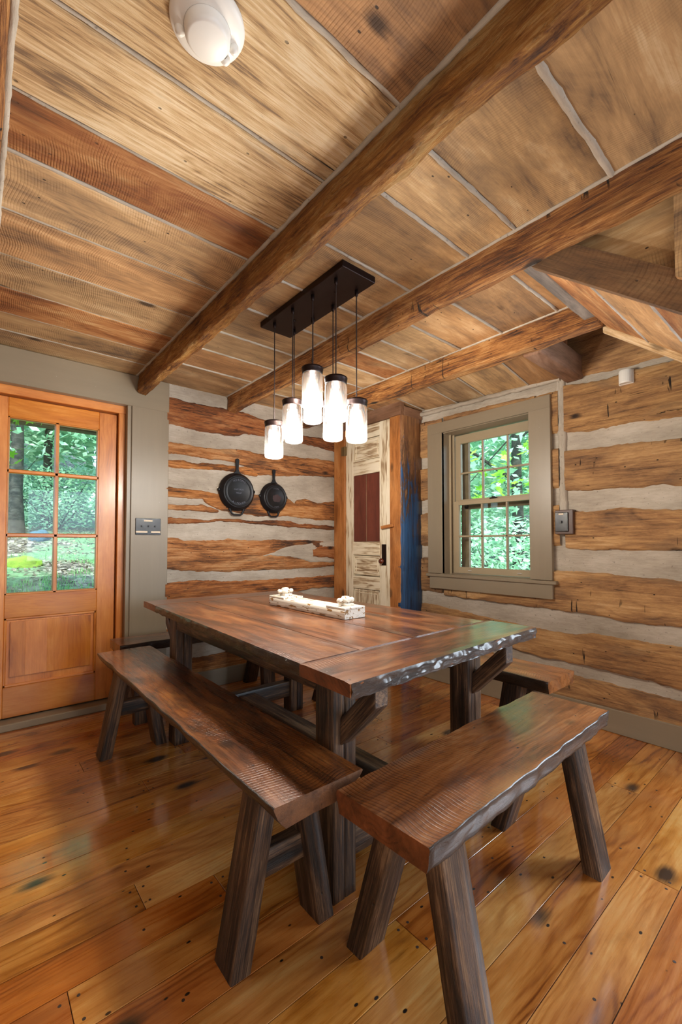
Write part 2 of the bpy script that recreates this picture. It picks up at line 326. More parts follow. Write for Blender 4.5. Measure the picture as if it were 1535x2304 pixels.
def timber(mb, a, b, up=(0, 0, 1), W=.1, T=.1, mat=None, r=.004, rough=0., nf=6., seg=None, ny=4, nz=3, ay=None, az=None, poly=None, endr=True, capmat=None, smooth=False, mod=None):
    a, b = V(a), V(b); d = b-a; L = d.length; x = d/L
    if ay is None:
        z = V(up); z = (z - x*z.dot(x)).normalized(); y = z.cross(x)
    else: y, z = V(ay), V(az)
    poly = poly or rrect(W, T, r, ny, nz)
    n = seg or (max(2, int(L/.03)) if rough else 1)
    ts = [i/n for i in range(n+1)]; o = V((random.random()*40, random.random()*40, random.random()*40))
    if endr: e = min(.3, r/L); ts = [0, e] + [t for t in ts if e < t < 1-e] + [1-e, 1]
    R = []; G = []
    for i, t in enumerate(ts):
        k = 1.0
        sh = r if (endr and i in (0, len(ts)-1)) else 0
        ring = []; gr = []
        for (py, pz) in poly:
            q = V((py, pz)); l = q.length
            if mod: q = V(mod(t, py, pz))
            if sh: q = V((q.x - math.copysign(min(sh, abs(q.x)), q.x), q.y - math.copysign(min(sh, abs(q.y)), q.y)))
            if rough:
                pp = V((t*L*nf*.45, q.x*nf, q.y*nf)) + o
                dd = fbm(pp)*rough + fbm(pp*5)*rough*.25
                if l > 1e-6: q = q*(1+dd/max(l, .02))
            ring.append(a + d*t + y*q.x + z*q.y); gr.append(V((t*L, q.x, q.y))+o)
        R.append(ring); G.append(gr)
    mb.rings(R, G, mat, capmat=capmat, smooth=smooth or rough > 0)
def box(mb, lo, hi, mat, ax=0, r=.0015, rough=0, seg=None, smooth=False):
    """axis box, grain along axis ax"""
    lo, hi = V(lo), V(hi); c = (lo+hi)/2; s = hi-lo
    a = c.copy(); b = c.copy(); a[ax] = lo[ax]; b[ax] = hi[ax]
    up = (0, 0, 1) if ax != 2 else (0, 1, 0)
    T = s[2] if ax != 2 else s[1]; W = s[1] if ax == 0 else s[0]
    timber(mb, a, b, up, W, T, mat, r=min(r, W*.3, T*.3), rough=rough, ny=1 if not rough else 4, nz=1 if not rough else 3, seg=seg)
def lathe(mb, prof, c, mat, n=32, axis='Z', smooth=True, caps=False):
    c = V(c); R = []; G = []
    for (r, h) in prof:
        ring = []
        for i in range(n):
            t = 2*PI*i/n; u, v = r*math.cos(t), r*math.sin(t)
            ring.append(c + (V((u, v, h)) if axis == 'Z' else V((u, h, v)) if axis == 'Y' else V((h, u, v))))
        R.append(ring); G.append(ring)
    mb.rings(R, G, mat, caps=caps, smooth=smooth)
def tube(mb, pts, r, mat, n=10, caps=True, flat=1.0, nrm=None):
    pts = [V(p) for p in pts]; R = []
    for i, p in enumerate(pts):
        d = (pts[min(i+1, len(pts)-1)]-pts[max(i-1, 0)]).normalized()
        z = V(nrm) if nrm else (V((0, 0, 1)) if abs(d.z) < .9 else V((1, 0, 0)))
        z = (z-d*z.dot(d)).normalized(); y = z.cross(d); rr = r[i] if isinstance(r, (list, tuple)) else r
        R.append([p + y*(rr*math.cos(2*PI*j/n)) + z*(rr*flat*math.sin(2*PI*j/n)) for j in range(n)])
    mb.rings(R, R, mat, caps=caps)
def empty(name, loc, rz=0):
    o = bpy.data.objects.new(name, None); o.location = loc; o.rotation_euler = (0, 0, rz); o.empty_display_size = .1; COL.objects.link(o); return o
def tag(o, label=None, cat=None, group=None, kind=None):
    for k, v in (('label', label), ('category', cat), ('group', group), ('kind', kind)):
        if v: o[k] = v
    return o
def struct(mb, name, parent=None): return tag(mb.build(name, parent), kind='structure' if not parent else None)
def interp(pl, u):
    if u <= pl[0][0]: return pl[0][1]
    for (a, b) in zip(pl, pl[1:]):
        if u <= b[0]:
            t = (u-a[0])/(b[0]-a[0]+1e-9); return a[1]+(b[1]-a[1])*t
    return pl[-1][1]
def strip(mb, P, u0, u1, top, bot, mat, depth=.03, jag=.009, rough=.008, step=.014, K=12, lim=None):
    """a log or mortar band; P(u,z,d) -> point; top/bot polylines (u,z)"""
    n = max(2, int((u1-u0)/step)); R = []; G = []; o = V((random.random()*40, random.random()*40, random.random()*40))
    for i in range(n+1):
        u = u0+(u1-u0)*i/n
        zt = interp(top, u) + jag*(fbm(V((u*9, 1, 0))+o)+.5*fbm(V((u*45, 1, 0))+o))
        zb = interp(bot, u) + jag*(fbm(V((u*9, 7, 0))+o)+.5*fbm(V((u*45, 7, 0))+o))
        if lim: zt = min(zt, lim[1]); zb = max(zb, lim[0])
        if zt < zb: zt = zb = (zt+zb)/2
        ring = []; gr = []
        for k in range(K+1):
            f = k/K; z = zb+(zt-zb)*f; e = min(f, 1-f)*(zt-zb)
            prof = min(1, e/.012)**.5
            d = depth*prof
            if 0 < k < K:
                q = V((u*5, z*14, 0))+o; d += rough*prof*(fbm(q)+.45*fbm(V((u*14, z*60, 3))+o))
            else: d = -.02
            ring.append(P(u, z, d)); gr.append(V((u, z, d))+o)
        R.append(ring); G.append(gr)
    mb.rings(R, G, mat, closed=False, caps=False)
def bead(mb, a, b, r, mat, flat=.6, nrm=(0, 0, 1), jag=.35, step=.02):
    a, b = V(a), V(b); n = max(2, int((b-a).length/step)); o = random.random()*50
    side = (b-a).normalized().cross(V(nrm))
    pts = [a+(b-a)*(i/n) + side*(r*.35*noise.noise(V((i*.25, o, 0)))) for i in range(n+1)]
    rs = [r*(1+jag*noise.noise(V((i*.5, o, 3)))+jag*.5*noise.noise(V((i*1.7, o, 9)))) for i in range(n+1)]
    d = (b-a).normalized(); z = V(nrm); y = z.cross(d); R = []; G = []
    for p, rr in zip(pts, rs):
        ring = [p + y*(rr*math.cos(2*PI*j/8)) + z*(rr*flat*math.sin(2*PI*j/8)) for j in range(8)]
        R.append(ring); G.append([V((q.dot(d), q.dot(y), q.dot(z))) for q in ring])
    mb.rings(R, G, mat)
# ================================================================ SETTING
ZC, YP, XW = 2.31, 3.30, 2.95
X0, Y0 = -1.7, -3.0
# ---- floor boards along X
mb = MB()
box(mb, (X0-.1, Y0-.1, -.06), (XW+.3, YP+.15, -.004), DARKV, 0)
y = Y0; row = 0; wid = .1295
y = .3935 - 27*wid
NAIL = plain('square_nail_head', '#3a2a22', .5)
while y < YP+.02:
    x = X0 + random.random()*-1.5
    cuts = []
    if abs(y-.3935) < .01: x = -3.2; cuts = [2.2+3.2-1.0]
    while x < XW:
        L = 2.0+random.random()*1.4; x2 = x+L
        a0, b0 = max(x, X0), min(x2, XW)
        if b0-a0 > .05:
            poly = rrect(wid-.0022, .02, .0006, 1, 1)
            timber(mb, (a0+.0008, y+wid/2, -.01), (b0-.0008, y+wid/2, -.01), (0, 0, 1), mat=FLOOR, poly=poly, r=.001)
            xs = [a0+.02, b0-.02]
            for xn in xs:
                for dy in (.035, -.035):
                    lathe(mb, [(.0001, .0006), (.0042, .0006), (.0045, -.001)], (xn, y+wid/2+dy, 0), NAIL, 8, smooth=False)
            xn = a0+.45
            while xn < b0-.2:
                lathe(mb, [(.0001, .0006), (.0042, .0006), (.0045, -.001)], (xn, y+wid/2+random.uniform(-.035, .035), 0), NAIL, 8, smooth=False)
                xn += .55
        x = x2
    y += wid
floor = struct(mb, 'floor')
# ---- ceiling
mb = MB()
WM = (MORT,)
def cz(x, y):   # ceiling sags towards the window wall beyond the last beam
    if x < 2.33: return ZC
    k = (x-2.33)/(XW-2.33); return ZC - k*(.05+.075*max(0, min(1, (2.4-y)/1.2)))
def board(x0, x1, y0, y1, mat, dz=0.):
    g = .007; zz = dz+random.uniform(-.002, .002); o = V((random.random()*40, random.random()*40, random.random()*40))
    n = max(2, int((x1-x0)/.08)); R = []; G = []; ow = random.random()*30
    for i in range(n+1):
        x = x0+(x1-x0)*i/n; wv = .004*noise.noise(V((x*4, ow, 0)))
        ya, yb = y0+g+wv, y1-g+.004*noise.noise(V((x*4, ow, 9)))
        pts = [(ya, .02), (ya, .003), (ya+.003, 0), (ya+(yb-ya)*.33, 0), (ya+(yb-ya)*.67, 0), (yb-.003, 0), (yb, .003), (yb, .02)]
        ring = [V((x, p[0], cz(x, p[0])+p[1]+zz)) for p in pts]
        R.append(ring); G.append([V((q.x, q.y-y0, p[1]))+o for q, p in zip(ring, pts)])
    mb.rings(R, G, mat, smooth=False)
def mslab(x0, x1, y0, y1):
    n = 24; vs = []; gs = []; fs = []
    m = max(2, int((y1-y0)/.05))
    for i in range(5):
        for j in range(m+1):
            x = x0+(x1-x0)*i/4; y_ = y0+(y1-y0)*j/m
            p = V((x, y_, cz(x, y_)+.006)); vs.append(p); gs.append(p)
    for i in range(4):
        for j in range(m): fs.append((i*(m+1)+j, (i+1)*(m+1)+j, (i+1)*(m+1)+j+1, i*(m+1)+j+1))
    mb.add(vs, gs, fs, MORT)
A = [-3.0, -2.6, -2.2, -1.8, -1.4, -1.0, -.6, -.2, .12, .42, .777, 1.11, 1.40, 1.63, 1.93, 2.24, 2.53, 2.81, 3.05, 3.30]
amat = [CEIL]*8 + [CEIL, CEIL, CEILG, CEILG, CEILO, CEIL, CEIL, CEIL, CEILO, CEIL, CEIL]
amat[9] = CEIL; amat[10] = CEILG; amat[11] = CEILG; amat[12] = CEILO
for i in range(len(A)-1):
    board(.03, .87, A[i], A[i+1], amat[i])
    bead(mb, (.03, A[i], ZC+.003), (.87, A[i], ZC+.003), .008 if A[i] in (.777, 1.63, .42) else .0055, MORT)
Bj = [-3.0, -2.5, -2.0, -1.5, -1.0, -.6, -.2, .15, .482, .81, 1.015, 1.335, 1.658, 1.968, 2.285, 2.556, 2.86, 3.30]
for i in range(len(Bj)-1):
    board(.93, 1.58, Bj[i], Bj[i+1], CEIL); bead(mb, (.93, Bj[i], ZC+.001), (1.58, Bj[i], ZC+.001), .012 if Bj[i] < .5 else .008, MORT, .9)
Cj = [.78, .962, 1.268, 1.545, 1.775, 1.972, 2.178, 2.42, 2.68, 2.97, 3.30]
for i in range(len(Cj)-1):
    board(1.6, 2.30, Cj[i], Cj[i+1], [CEIL, CEIL, CEIL, CEIL, CEIL, CEILO, CEIL][i % 7]); bead(mb, (1.6, Cj[i], ZC+.001), (2.30, Cj[i], ZC+.001), .008, MORT, .8)
Dj = [1.14, 1.435, 1.78, 2.035, 2.37, 2.7, 3.0, 3.30]
for i in range(len(Dj)-1):
    board(2.33, XW, Dj[i], Dj[i+1], CEIL); bead(mb, (2.33, Dj[i], ZC), (XW, Dj[i], cz(XW, Dj[i])), .006, MORT)
mslab(.02, .93, Y0, YP); mslab(.9, 1.64, Y0, YP); mslab(1.6, 2.33, .8, YP); mslab(2.31, XW, 1.16, YP)
for xb, r0 in ((.868, .009), (.951, .007), (1.553, .008), (1.628, .006), (2.268, .007), (2.36, .006), (.045, .01)):
    y1 = YP; ya = -.6 if xb < 1.6 else (.8 if xb < 2.3 else 1.15)
    if xb < .1: ya = -.6
    bead(mb, (xb, ya, ZC-.001), (xb, YP-.02, ZC-.001), r0, MORT, .8)
# ceiling left of the first beam and loft enclosure
for i in range(len(A)-1): board(X0, -.05, A[i], A[i+1], CEIL)
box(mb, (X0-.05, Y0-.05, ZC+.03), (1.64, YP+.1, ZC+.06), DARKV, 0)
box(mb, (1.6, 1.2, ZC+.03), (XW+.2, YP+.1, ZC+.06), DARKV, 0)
struct(mb, 'ceiling'); mb = MB()
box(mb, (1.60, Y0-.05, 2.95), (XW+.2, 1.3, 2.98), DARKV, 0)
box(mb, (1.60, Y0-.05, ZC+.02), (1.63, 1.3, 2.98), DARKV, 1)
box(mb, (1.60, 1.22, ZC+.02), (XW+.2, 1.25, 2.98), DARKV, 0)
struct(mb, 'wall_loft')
# ---- pan wall (logs and chinking)
def Ppan(u, z, d): return V((u, YP-d, z))
def q5(x, y):
    p = at(1, YP-.02, 360+x/3.655, 860+y/3.655); return (p.x, p.z)
def poly5(l, e=True): return [q5(*p) for p in l]
mb = MB()
def chinkwall(mb, P, u0, u1, z0, z1, rough=.004):
    n = max(2, int((u1-u0)/.02)); K = max(2, int((z1-z0)/.02)); R = []
    vs = []; gs = []; fs = []
    for i in range(n+1):
        for k in range(K+1):
            u = u0+(u1-u0)*i/n; z = z0+(z1-z0)*k/K
            d = .012+rough*fbm(V((u*4, z*12, 2.2)))
            vs.append(P(u, z, d)); gs.append(V((u, z, 0)))
    for i in range(n):
        for k in range(K): fs.append((i*(K+1)+k, (i+1)*(K+1)+k, (i+1)*(K+1)+k+1, i*(K+1)+k+1))
    mb.add(vs, gs, fs, MORT)
chinkwall(mb, Ppan, 1.05, XW, -.02, ZC+.02)
LP = [
 ([(0, 95), (80, 108), (300, 165), (500, 195), (700, 240), (850, 300), (1100, 400), (1180, 435), (1435, 470), (1600, 500)],
  [(0, 355), (80, 362), (300, 405), (500, 442), (640, 460), (700, 430), (760, 440), (900, 460), (1120, 485), (1150, 505), (1300, 540), (1435, 578), (1600, 590)]),
 ([(0, 480), (80, 488), (300, 520), (500, 543), (650, 545), (830, 575), (1000, 590), (1250, 618), (1435, 645), (1600, 660)],
  [(0, 585), (80, 590), (200, 600), (300, 625), (500, 645), (600, 660), (700, 700), (760, 770), (1000, 782), (1250, 780), (1435, 790), (1600, 800)]),
 ([(0, 625), (80, 632), (200, 640), (300, 660), (500, 668), (600, 680), (760, 705), (800, 740)],
  [(0, 698), (80, 702), (300, 718), (500, 728), (640, 745), (760, 775), (800, 778)]),
 ([(0, 845), (70, 850), (130, 865), (200, 868), (450, 905), (700, 905), (850, 918), (1040, 935), (1110, 1000), (1120, 960), (1200, 950), (1300, 990), (1435, 970), (1600, 960)],
  [(0, 945), (70, 950), (350, 965), (375, 1010), (480, 1050), (560, 1072), (800, 1112), (1110, 1115), (1250, 1140), (1435, 1148), (1600, 1150)]),
 ([(0, 990), (70, 995), (200, 1005), (350, 1000), (375, 1012), (480, 1052)],
  [(0, 1045), (70, 1050), (200, 1055), (380, 1068), (480, 1072)]),
 ([(0, 1095), (70, 1100), (200, 1115), (400, 1135), (460, 1120), (600, 1122), (800, 1140), (1000, 1130), (1150, 1160), (1435, 1182), (1600, 1190)],
  [(0, 1160), (70, 1168), (300, 1165), (500, 1148), (700, 1158), (900, 1180), (1100, 1195), (1300, 1210), (1435, 1216), (1600, 1220)]),
 ([(0, 1262), (60, 1265), (150, 1270), (200, 1292), (530, 1285), (560, 1270), (800, 1288), (950, 1280), (1200, 1290), (1435, 1300), (1600, 1300)],
  [(0, 1553), (60, 1555), (500, 1575), (820, 1562), (1100, 1548), (1250, 1545), (1435, 1520), (1600, 1510)]),
 ([(0, 1640), (60, 1642), (300, 1615), (600, 1628), (900, 1612), (1200, 1600), (1435, 1578), (1600, 1570)],
  [(0, 1860), (60, 1850), (400, 1830), (800, 1790), (1100, 1745), (1250, 1700), (1435, 1690), (1600, 1680)]),
]
for tp, bt in LP: 
    u1 = min(q5(*tp[-1])[0], XW)
    strip(mb, Ppan, 1.08, u1 if tp[-1][0] < 1500 else XW, poly5(tp), poly5(bt), LOGP, .03)
# mortar patch spread over the wide log
strip(mb, Ppan, q5(840, 1430)[0], XW, poly5([(840, 1425), (1000, 1355), (1100, 1335), (1250, 1310), (1435, 1300)]),
      poly5([(840, 1432), (1050, 1440), (1150, 1465), (1250, 1490), (1435, 1500)]), MORT, .034, rough=.003)
strip(mb, Ppan, q5(1250, 1400)[0], XW, poly5([(1250, 1350), (1300, 1335), (1435, 1342)]), poly5([(1250, 1440), (1435, 1458)]), LOGP, .04)
# logs below the tabletop
strip(mb, Ppan, 1.08, XW, [(1.08, .50), (2, .50), (2.9, .47)], [(1.08, .36), (2, .34), (2.9, .34)], LOGP, .03)
strip(mb, Ppan, 1.08, XW, [(1.08, .255), (2, .26), (2.9, .25)], [(1.08, .10), (2.9, .10)], LOGP, .03)
# low chink log behind the door side and above the door hidden by trim
box(mb, (X0, YP+.0, 2.12), (.02, YP+.1, ZC+.05), MORT, 0)
box(mb, (X0-.05, YP+.0, -.05), (-.06, YP+.1, ZC+.02), MORT, 0)
box(mb, (.86, YP+.07, -.05), (XW+.1, YP+.1, ZC+.05), DARKV, 0)
struct(mb, 'wall_back')
for (u0, u1, z0, z1) in (): pass
# ---- window wall
def Pwin(u, z, d): return V((XW-d, u, z))
def q6(x, y):
    p = at(0, XW-.02, 1240+x/2.4, 740+y/2.4); return (p.y, p.z)
def p6(l): return sorted(q6(*p) for p in l)
WY0, WY1, WZ0, WZ1 = 1.40, 2.16, .865, 2.03
mb = MB()
for (a, b, c, d) in ((Y0, WY0, -.02, 2.3), (WY1, YP, -.02, ZC), (WY0, WY1, -.02, WZ0), (WY0, WY1, WZ1, ZC)):
    chinkwall(mb, Pwin, a, b, c, d)
chinkwall(mb, Pwin, Y0, 1.3, 2.3, 2.97)
UR = 1.21
RW = [([(110, 0), (700, 0)], [(60, 300), (200, 262), (330, 238), (520, 190), (700, 135)]),
 ([(50, 300), (130, 290), (200, 285), (300, 262), (400, 222), (500, 200), (700, 150)], [(60, 572), (200, 560), (300, 540), (400, 522), (550, 500), (700, 477)]),
 ([(70, 652), (200, 640), (300, 625), (500, 600), (700, 577)], [(75, 885), (200, 880), (300, 870), (500, 865), (600, 850), (700, 855)]),
 ([(80, 965), (180, 985), (300, 970), (400, 958), (550, 968), (700, 962)], [(55, 1192), (300, 1202), (500, 1200), (700, 1212)]),
 ([(50, 1300), (150, 1305), (300, 1310), (450, 1330), (700, 1352)], [(0, 1525), (200, 1550), (400, 1590), (550, 1612), (700, 1622)]),
 ([(0, 1630), (200, 1640), (300, 1650), (400, 1672), (700, 1710)], [(0, 1790), (200, 1830), (400, 1880), (700, 1955)]),
 ([(0, 1835), (130, 1862), (300, 1905), (500, 1952), (700, 2000)], [(0, 2010), (300, 2090), (700, 2190)])]
RZ = [(2.16, 1.828), (1.765, 1.47), (1.385, 1.085), (1.012, .70)]
for i, (tp, bt) in enumerate(RW):
    t6, b6 = p6(tp), p6(bt)
    if i == 0:
        t6 = [(-3, 2.62), (2, 2.62)]; b6 = [(u, z-0.0) for u, z in b6]
        strip(mb, Pwin, Y0, 1.19, t6, b6, LOGW, .035, K=16); continue
    if i == 1:
        strip(mb, Pwin, Y0, UR, t6, b6, LOGW, .035, K=20); continue
    if i <= 3: strip(mb, Pwin, Y0, UR, t6, b6, LOGW, .035, K=18); continue
    if i == 4:
        b6.append((2.35, .70)); strip(mb, Pwin, Y0, 1.41, t6, b6, LOGW, .035, K=16)
        strip(mb, Pwin, WY0, WY1, [(1, WZ0-.01), (3, WZ0-.01)], b6, LOGW, .035); continue
    # the two low logs run on under the window to the corner
    e = 2.4
    if i == 5: t6.append((2.35, .622)); b6.append((2.35, .44))
    if i == 6: t6.append((2.35, .385)); b6.append((2.35, .08))
    strip(mb, Pwin, Y0, YP, t6, b6, LOGW, .035, K=16)
strip(mb, Pwin, Y0, 1.19, [(-3, 2.97), (2, 2.97)], [(-3, 2.66), (2, 2.66)], LOGW, .035)
for k, (zt, zb) in enumerate(RZ):
    if k == 0:
        strip(mb, Pwin, 1.245, YP, [(1.24, 2.115), (2.3, 2.17), (3.3, 2.2)], [(1.2, zb-.02), (3.3, zb+.02)], LOGW, .035, lim=(2.03, 3)) if False else None
        tp = [(1.24, 2.14), (1.6, 2.145), (2.3, 2.172), (3.3, 2.2)]
        strip(mb, Pwin, 1.245, WY0+.01, tp, [(1, zb), (3.3, zb)], LOGW, .035)
        strip(mb, Pwin, WY0, WY1, tp, [(1, WZ1), (3.3, WZ1)], LOGW, .035)
        strip(mb, Pwin, WY1+.01, YP, tp, [(1, zb), (3.3, zb)], LOGW, .035); continue
    if k == 3:
        strip(mb, Pwin, WY1+.01, YP, [(1, zt), (3, zt)], [(1.2, .715), (2.3, zb)], LOGW, .035); continue
    strip(mb, Pwin, 1.245, WY0+.01, [(1, zt), (3, zt)], [(1, zb), (3, zb)], LOGW, .035)
    strip(mb, Pwin, WY1+.01, YP, [(1, zt), (3, zt)], [(1, zb), (3, zb)], LOGW, .035)
strip(mb, lambda u, z, d: V((XW-d, z, u)), 1.2, 2.235, [(1.2, 1.262), (1.6, 1.252), (2.24, 1.262)], [(1.2, 1.190), (1.6, 1.200), (2.24, 1.195)], MORT, .032, jag=.008, rough=.006)
bead(mb, (XW-.03, 1.23, 2.2), (XW-.035, 3.3, 2.235), .018, MORT, .9, (1, 0, 0))
# outer skin so that no daylight leaks
for (a, b, c, d) in ((Y0-.1, WY0, -.1, 3), (WY1, YP+.2, -.1, 3), (WY0, WY1, -.1, WZ0), (WY0, WY1, WZ1, 3)):
    box(mb, (XW+.16, a, c), (XW+.2, b, d), HEADW, 1)
struct(mb, 'wall_right')
# ---- unseen sides of the room
mb = MB(); chinkwall(mb, lambda u, z, d: V((X0+d, u, z)), Y0, YP, -.02, ZC+.03)
for z in (.15, .5, .85, 1.2, 1.55, 1.9): strip(mb, lambda u, zz, d: V((X0+d, u, zz)), Y0, YP, [(0, z+.26)], [(0, z)], LOGW, .03, step=.08, K=6)
box(mb, (X0-.06, Y0-.05, -.05), (X0-.02, YP+.1, ZC+.1), DARKV, 1); struct(mb, 'wall_left')
mb = MB(); chinkwall(mb, lambda u, z, d: V((u, Y0+d, z)), X0, XW, -.02, 2.97)
for z in (.15, .5, .85, 1.2, 1.55, 1.9): strip(mb, lambda u, zz, d: V((u, Y0+d, zz)), X0, XW, [(0, z+.26)], [(0, z)], LOGW, .03, step=.08, K=6)
box(mb, (X0-.06, Y0-.06, -.05), (XW+.2, Y0-.02, 3), DARKV, 0); struct(mb, 'wall_front')
def frame(name, c, ax, w_, h_, sgn):
    mb = MB(); u = 1-ax
    def fb(u0, u1, z0, z1, t=.03, g=2):
        lo = [0, 0, z0]; hi = [0, 0, z1]; lo[u] = c[u]+u0; hi[u] = c[u]+u1
        a, b = c[ax]+sgn*(.045-t), c[ax]+sgn*.045; lo[ax] = min(a, b); hi[ax] = max(a, b); box(mb, lo, hi, TRIM, g)
    for q in (-w_/2-.12, w_/2): fb(q, q+.12, c[2]-h_/2-.1, c[2]+h_/2+.1, .05)
    for q in (c[2]-h_/2-.1, c[2]+h_/2): fb(-w_/2, w_/2, q, q+.1, .05, u)
    for k in (-1, 1): fb(k*w_/6-.01, k*w_/6+.01, c[2]-h_/2, c[2]+h_/2, .01)
    for k in (-.25, 0, .25): fb(-w_/2, w_/2, c[2]+k*h_-.01, c[2]+k*h_+.01, .01, u)
    struct(mb, name)
frame('window_2', (1.5, Y0, 1.45), 1, 1.5, 1.3, 1)
frame('added_window_frame', (X0, -.6, 1.4), 0, 1.3, 1.3, 1)  # invented window frame, set round the added left fill lamp
frame('window_4', (XW, -.25, 1.30), 0, .80, 1.15, -1)
# ---- baseboards
mb = MB(); box(mb, (XW-.045, Y0, 0), (XW-.02, 2.40, .14), TRIM, 1, .004); struct(mb, 'baseboard_right')
mb = MB(); box(mb, (1.10, YP-.045, 0), (2.66, YP-.015, .135), TRIM, 0, .004); struct(mb, 'baseboard_back')
# ---- casing round the outside door
YD = 3.27
mb = MB()
box(mb, (.838, YD-.002, 0), (1.093, YD+.05, 2.20), TRIM, 2, .003)
box(mb, (-.25, YD-.004, 2.085), (1.093, YD+.05, ZC-.004), TRIM, 0, .003)
box(mb, (-.25, YD, 0), (-.02, YD+.05, 2.09), TRIM, 2, .003)
box(mb, (.812, YD+.01, 0), (.842, YD+.16, 2.09), TRIM, 2, .002)
struct(mb, 'trim_1')
# ---- outside door
dr = tag(empty('door_1', (0, 3.38, 0)), kind='structure')
def dl(mb, lo, hi, ax, mat=DOORW, r=.003):
    box(mb, (lo[0], lo[1]-3.38, lo[2]), (hi[0], hi[1]-3.38, hi[2]), mat, ax, r)
mb = MB(); ya, yb = 3.36, 3.405
dl(mb, (.652, ya, .055), (.762, yb, 2.025), 2); dl(mb, (.04, ya, .055), (.152, yb, 2.025), 2)
dl(mb, (.152, ya, 1.905), (.652, yb, 2.025), 0); dl(mb, (.152, ya, .66), (.652, yb, .803), 0); dl(mb, (.152, ya, .055), (.652, yb, .24), 0)
dl(mb, (.152, ya+.012, .24), (.652, yb-.01, .66), 2)
mb.build('door_leaf', dr)
mb = MB()   # raised panel made of four staves and its moulding
px = [.185, .262, .375, .49, .62]
for a, b in zip(px, px[1:]): dl(mb, (a, ya+.001, .30), (b, ya+.02, .635), 2, r=.0006)
pnl = mb.build('raised_panel', dr)
mb = MB()
for lo, hi, ax in (((.152, ya+.002, .645), (.652, ya+.016, .66), 0), ((.152, ya+.002, .24), (.652, ya+.016, .255), 0), ((.152, ya+.002, .24), (.166, ya+.016, .66), 2), ((.638, ya+.002, .24), (.652, ya+.016, .66), 2)): dl(mb, lo, hi, ax)
mb.build('moulding', pnl)
mb = MB()
def vbar(x, z0, z1, w=.026): timber(mb, (x, ya+.015-3.38, z0), (x, ya+.015-3.38, z1), (0, 1, 0), mat=DOORW, poly=[(-w/2, .02), (-w/2, -.004), (-w*.28, -.014), (w*.28, -.014), (w/2, -.004), (w/2, .02)], r=0, endr=False)
def hbar(z, x0, x1, w=.026): timber(mb, (x0, ya+.015-3.38, z), (x1, ya+.015-3.38, z), (0, 0, 1), mat=DOORW, poly=[(.02, -w/2), (-.004, -w/2), (-.014, -w*.28), (-.014, w*.28), (-.004, w/2), (.02, w/2)], r=0, endr=False)
vbar(.409, .80, 1.905); hbar(1.567, .15, .652); hbar(1.169, .15, .652)
for x in (.156, .648): vbar(x, .80, 1.905, .014)
for z in (.806, 1.902): hbar(z, .15, .652, .014)
mb.build('muntin', dr)
for (xa, xb) in ((.152, .404), (.414, .65)):
    for (za, zb) in ((.803, 1.16), (1.178, 1.56), (1.575, 1.905)):
        mb = MB(); mb.add([(xa, 0, za), (xb, 0, za), (xb, 0, zb), (xa, 0, zb)], [(0, 0, 0)]*4, [(0, 1, 2, 3)], PANE, False); mb.build('pane', dr)
mb = MB()
dl(mb, (.768, 3.33, .03), (.812, 3.45, 2.034), 2); dl(mb, (.0, 3.331, 2.0345), (.86, 3.449, 2.10), 0); dl(mb, (-.02, 3.33, .03), (.033, 3.45, 2.085), 2)
dl(mb, (.755, 3.408, .03), (.79, 3.45, 2.05), 2); dl(mb, (.03, 3.408, 2.01), (.78, 3.45, 2.05), 0); dl(mb, (.8, 3.34, .0), (.859, 3.448, 2.034), 2)
mb.build('door_jamb', dr)
mb = MB(); dl(mb, (-.02, 3.27, 0), (.84, 3.46, .045), 0, TRIM, .006); dl(mb, (-.02, 3.41, 0), (.84, 3.46, .075), 0, TRIM, .004); mb.build('threshold', dr)
# ---- window
wn = tag(empty('window_1', (XW, 1.79, 0)), kind='structure')
def wl(mb, lo, hi, ax, mat=TRIM, r=.002): box(mb, (lo[0]-XW, lo[1]-1.79, lo[2]), (hi[0]-XW, hi[1]-1.79, hi[2]), mat, ax, r)
mb = MB(); xf = XW-.058
wl(mb, (xf, 1.287, .875), (xf+.03, 1.435, 2.02), 2); wl(mb, (xf, 2.158, .875), (xf+.03, 2.302, 2.02), 2)
wl(mb, (xf, 1.287, 2.018), (xf+.03, 2.302, 2.105), 0 if False else 1)
mb.build('window_casing', wn)
mb = MB(); wl(mb, (xf-.014, 1.258, .848), (XW+.06, 2.315, .872), 1, r=.004); mb.build('window_stool', wn)
mb = MB(); wl(mb, (xf-.002, 1.285, .752), (xf+.03, 2.285, .848), 1); mb.build('apron', wn)
mb = MB()
wl(mb, (xf+.004, 2.158, .86), (XW+.16, 2.18, 2.03), 2); wl(mb, (xf+.02, 1.385, .86), (XW+.16, 1.41, 2.03), 2)
wl(mb, (xf+.02, 1.39, 2.012), (XW+.16, 2.18, 2.035), 1); wl(mb, (XW+.05, 1.39, .85), (XW+.16, 2.18, .875), 1)
wl(mb, (XW+.04, 2.14, .87), (XW+.05, 2.158, 2.015), 2, SASH); wl(mb, (XW+.075, 2.13, .87), (XW+.085, 2.158, 2.015), 2, SASH)
mb.build('jamb', wn)
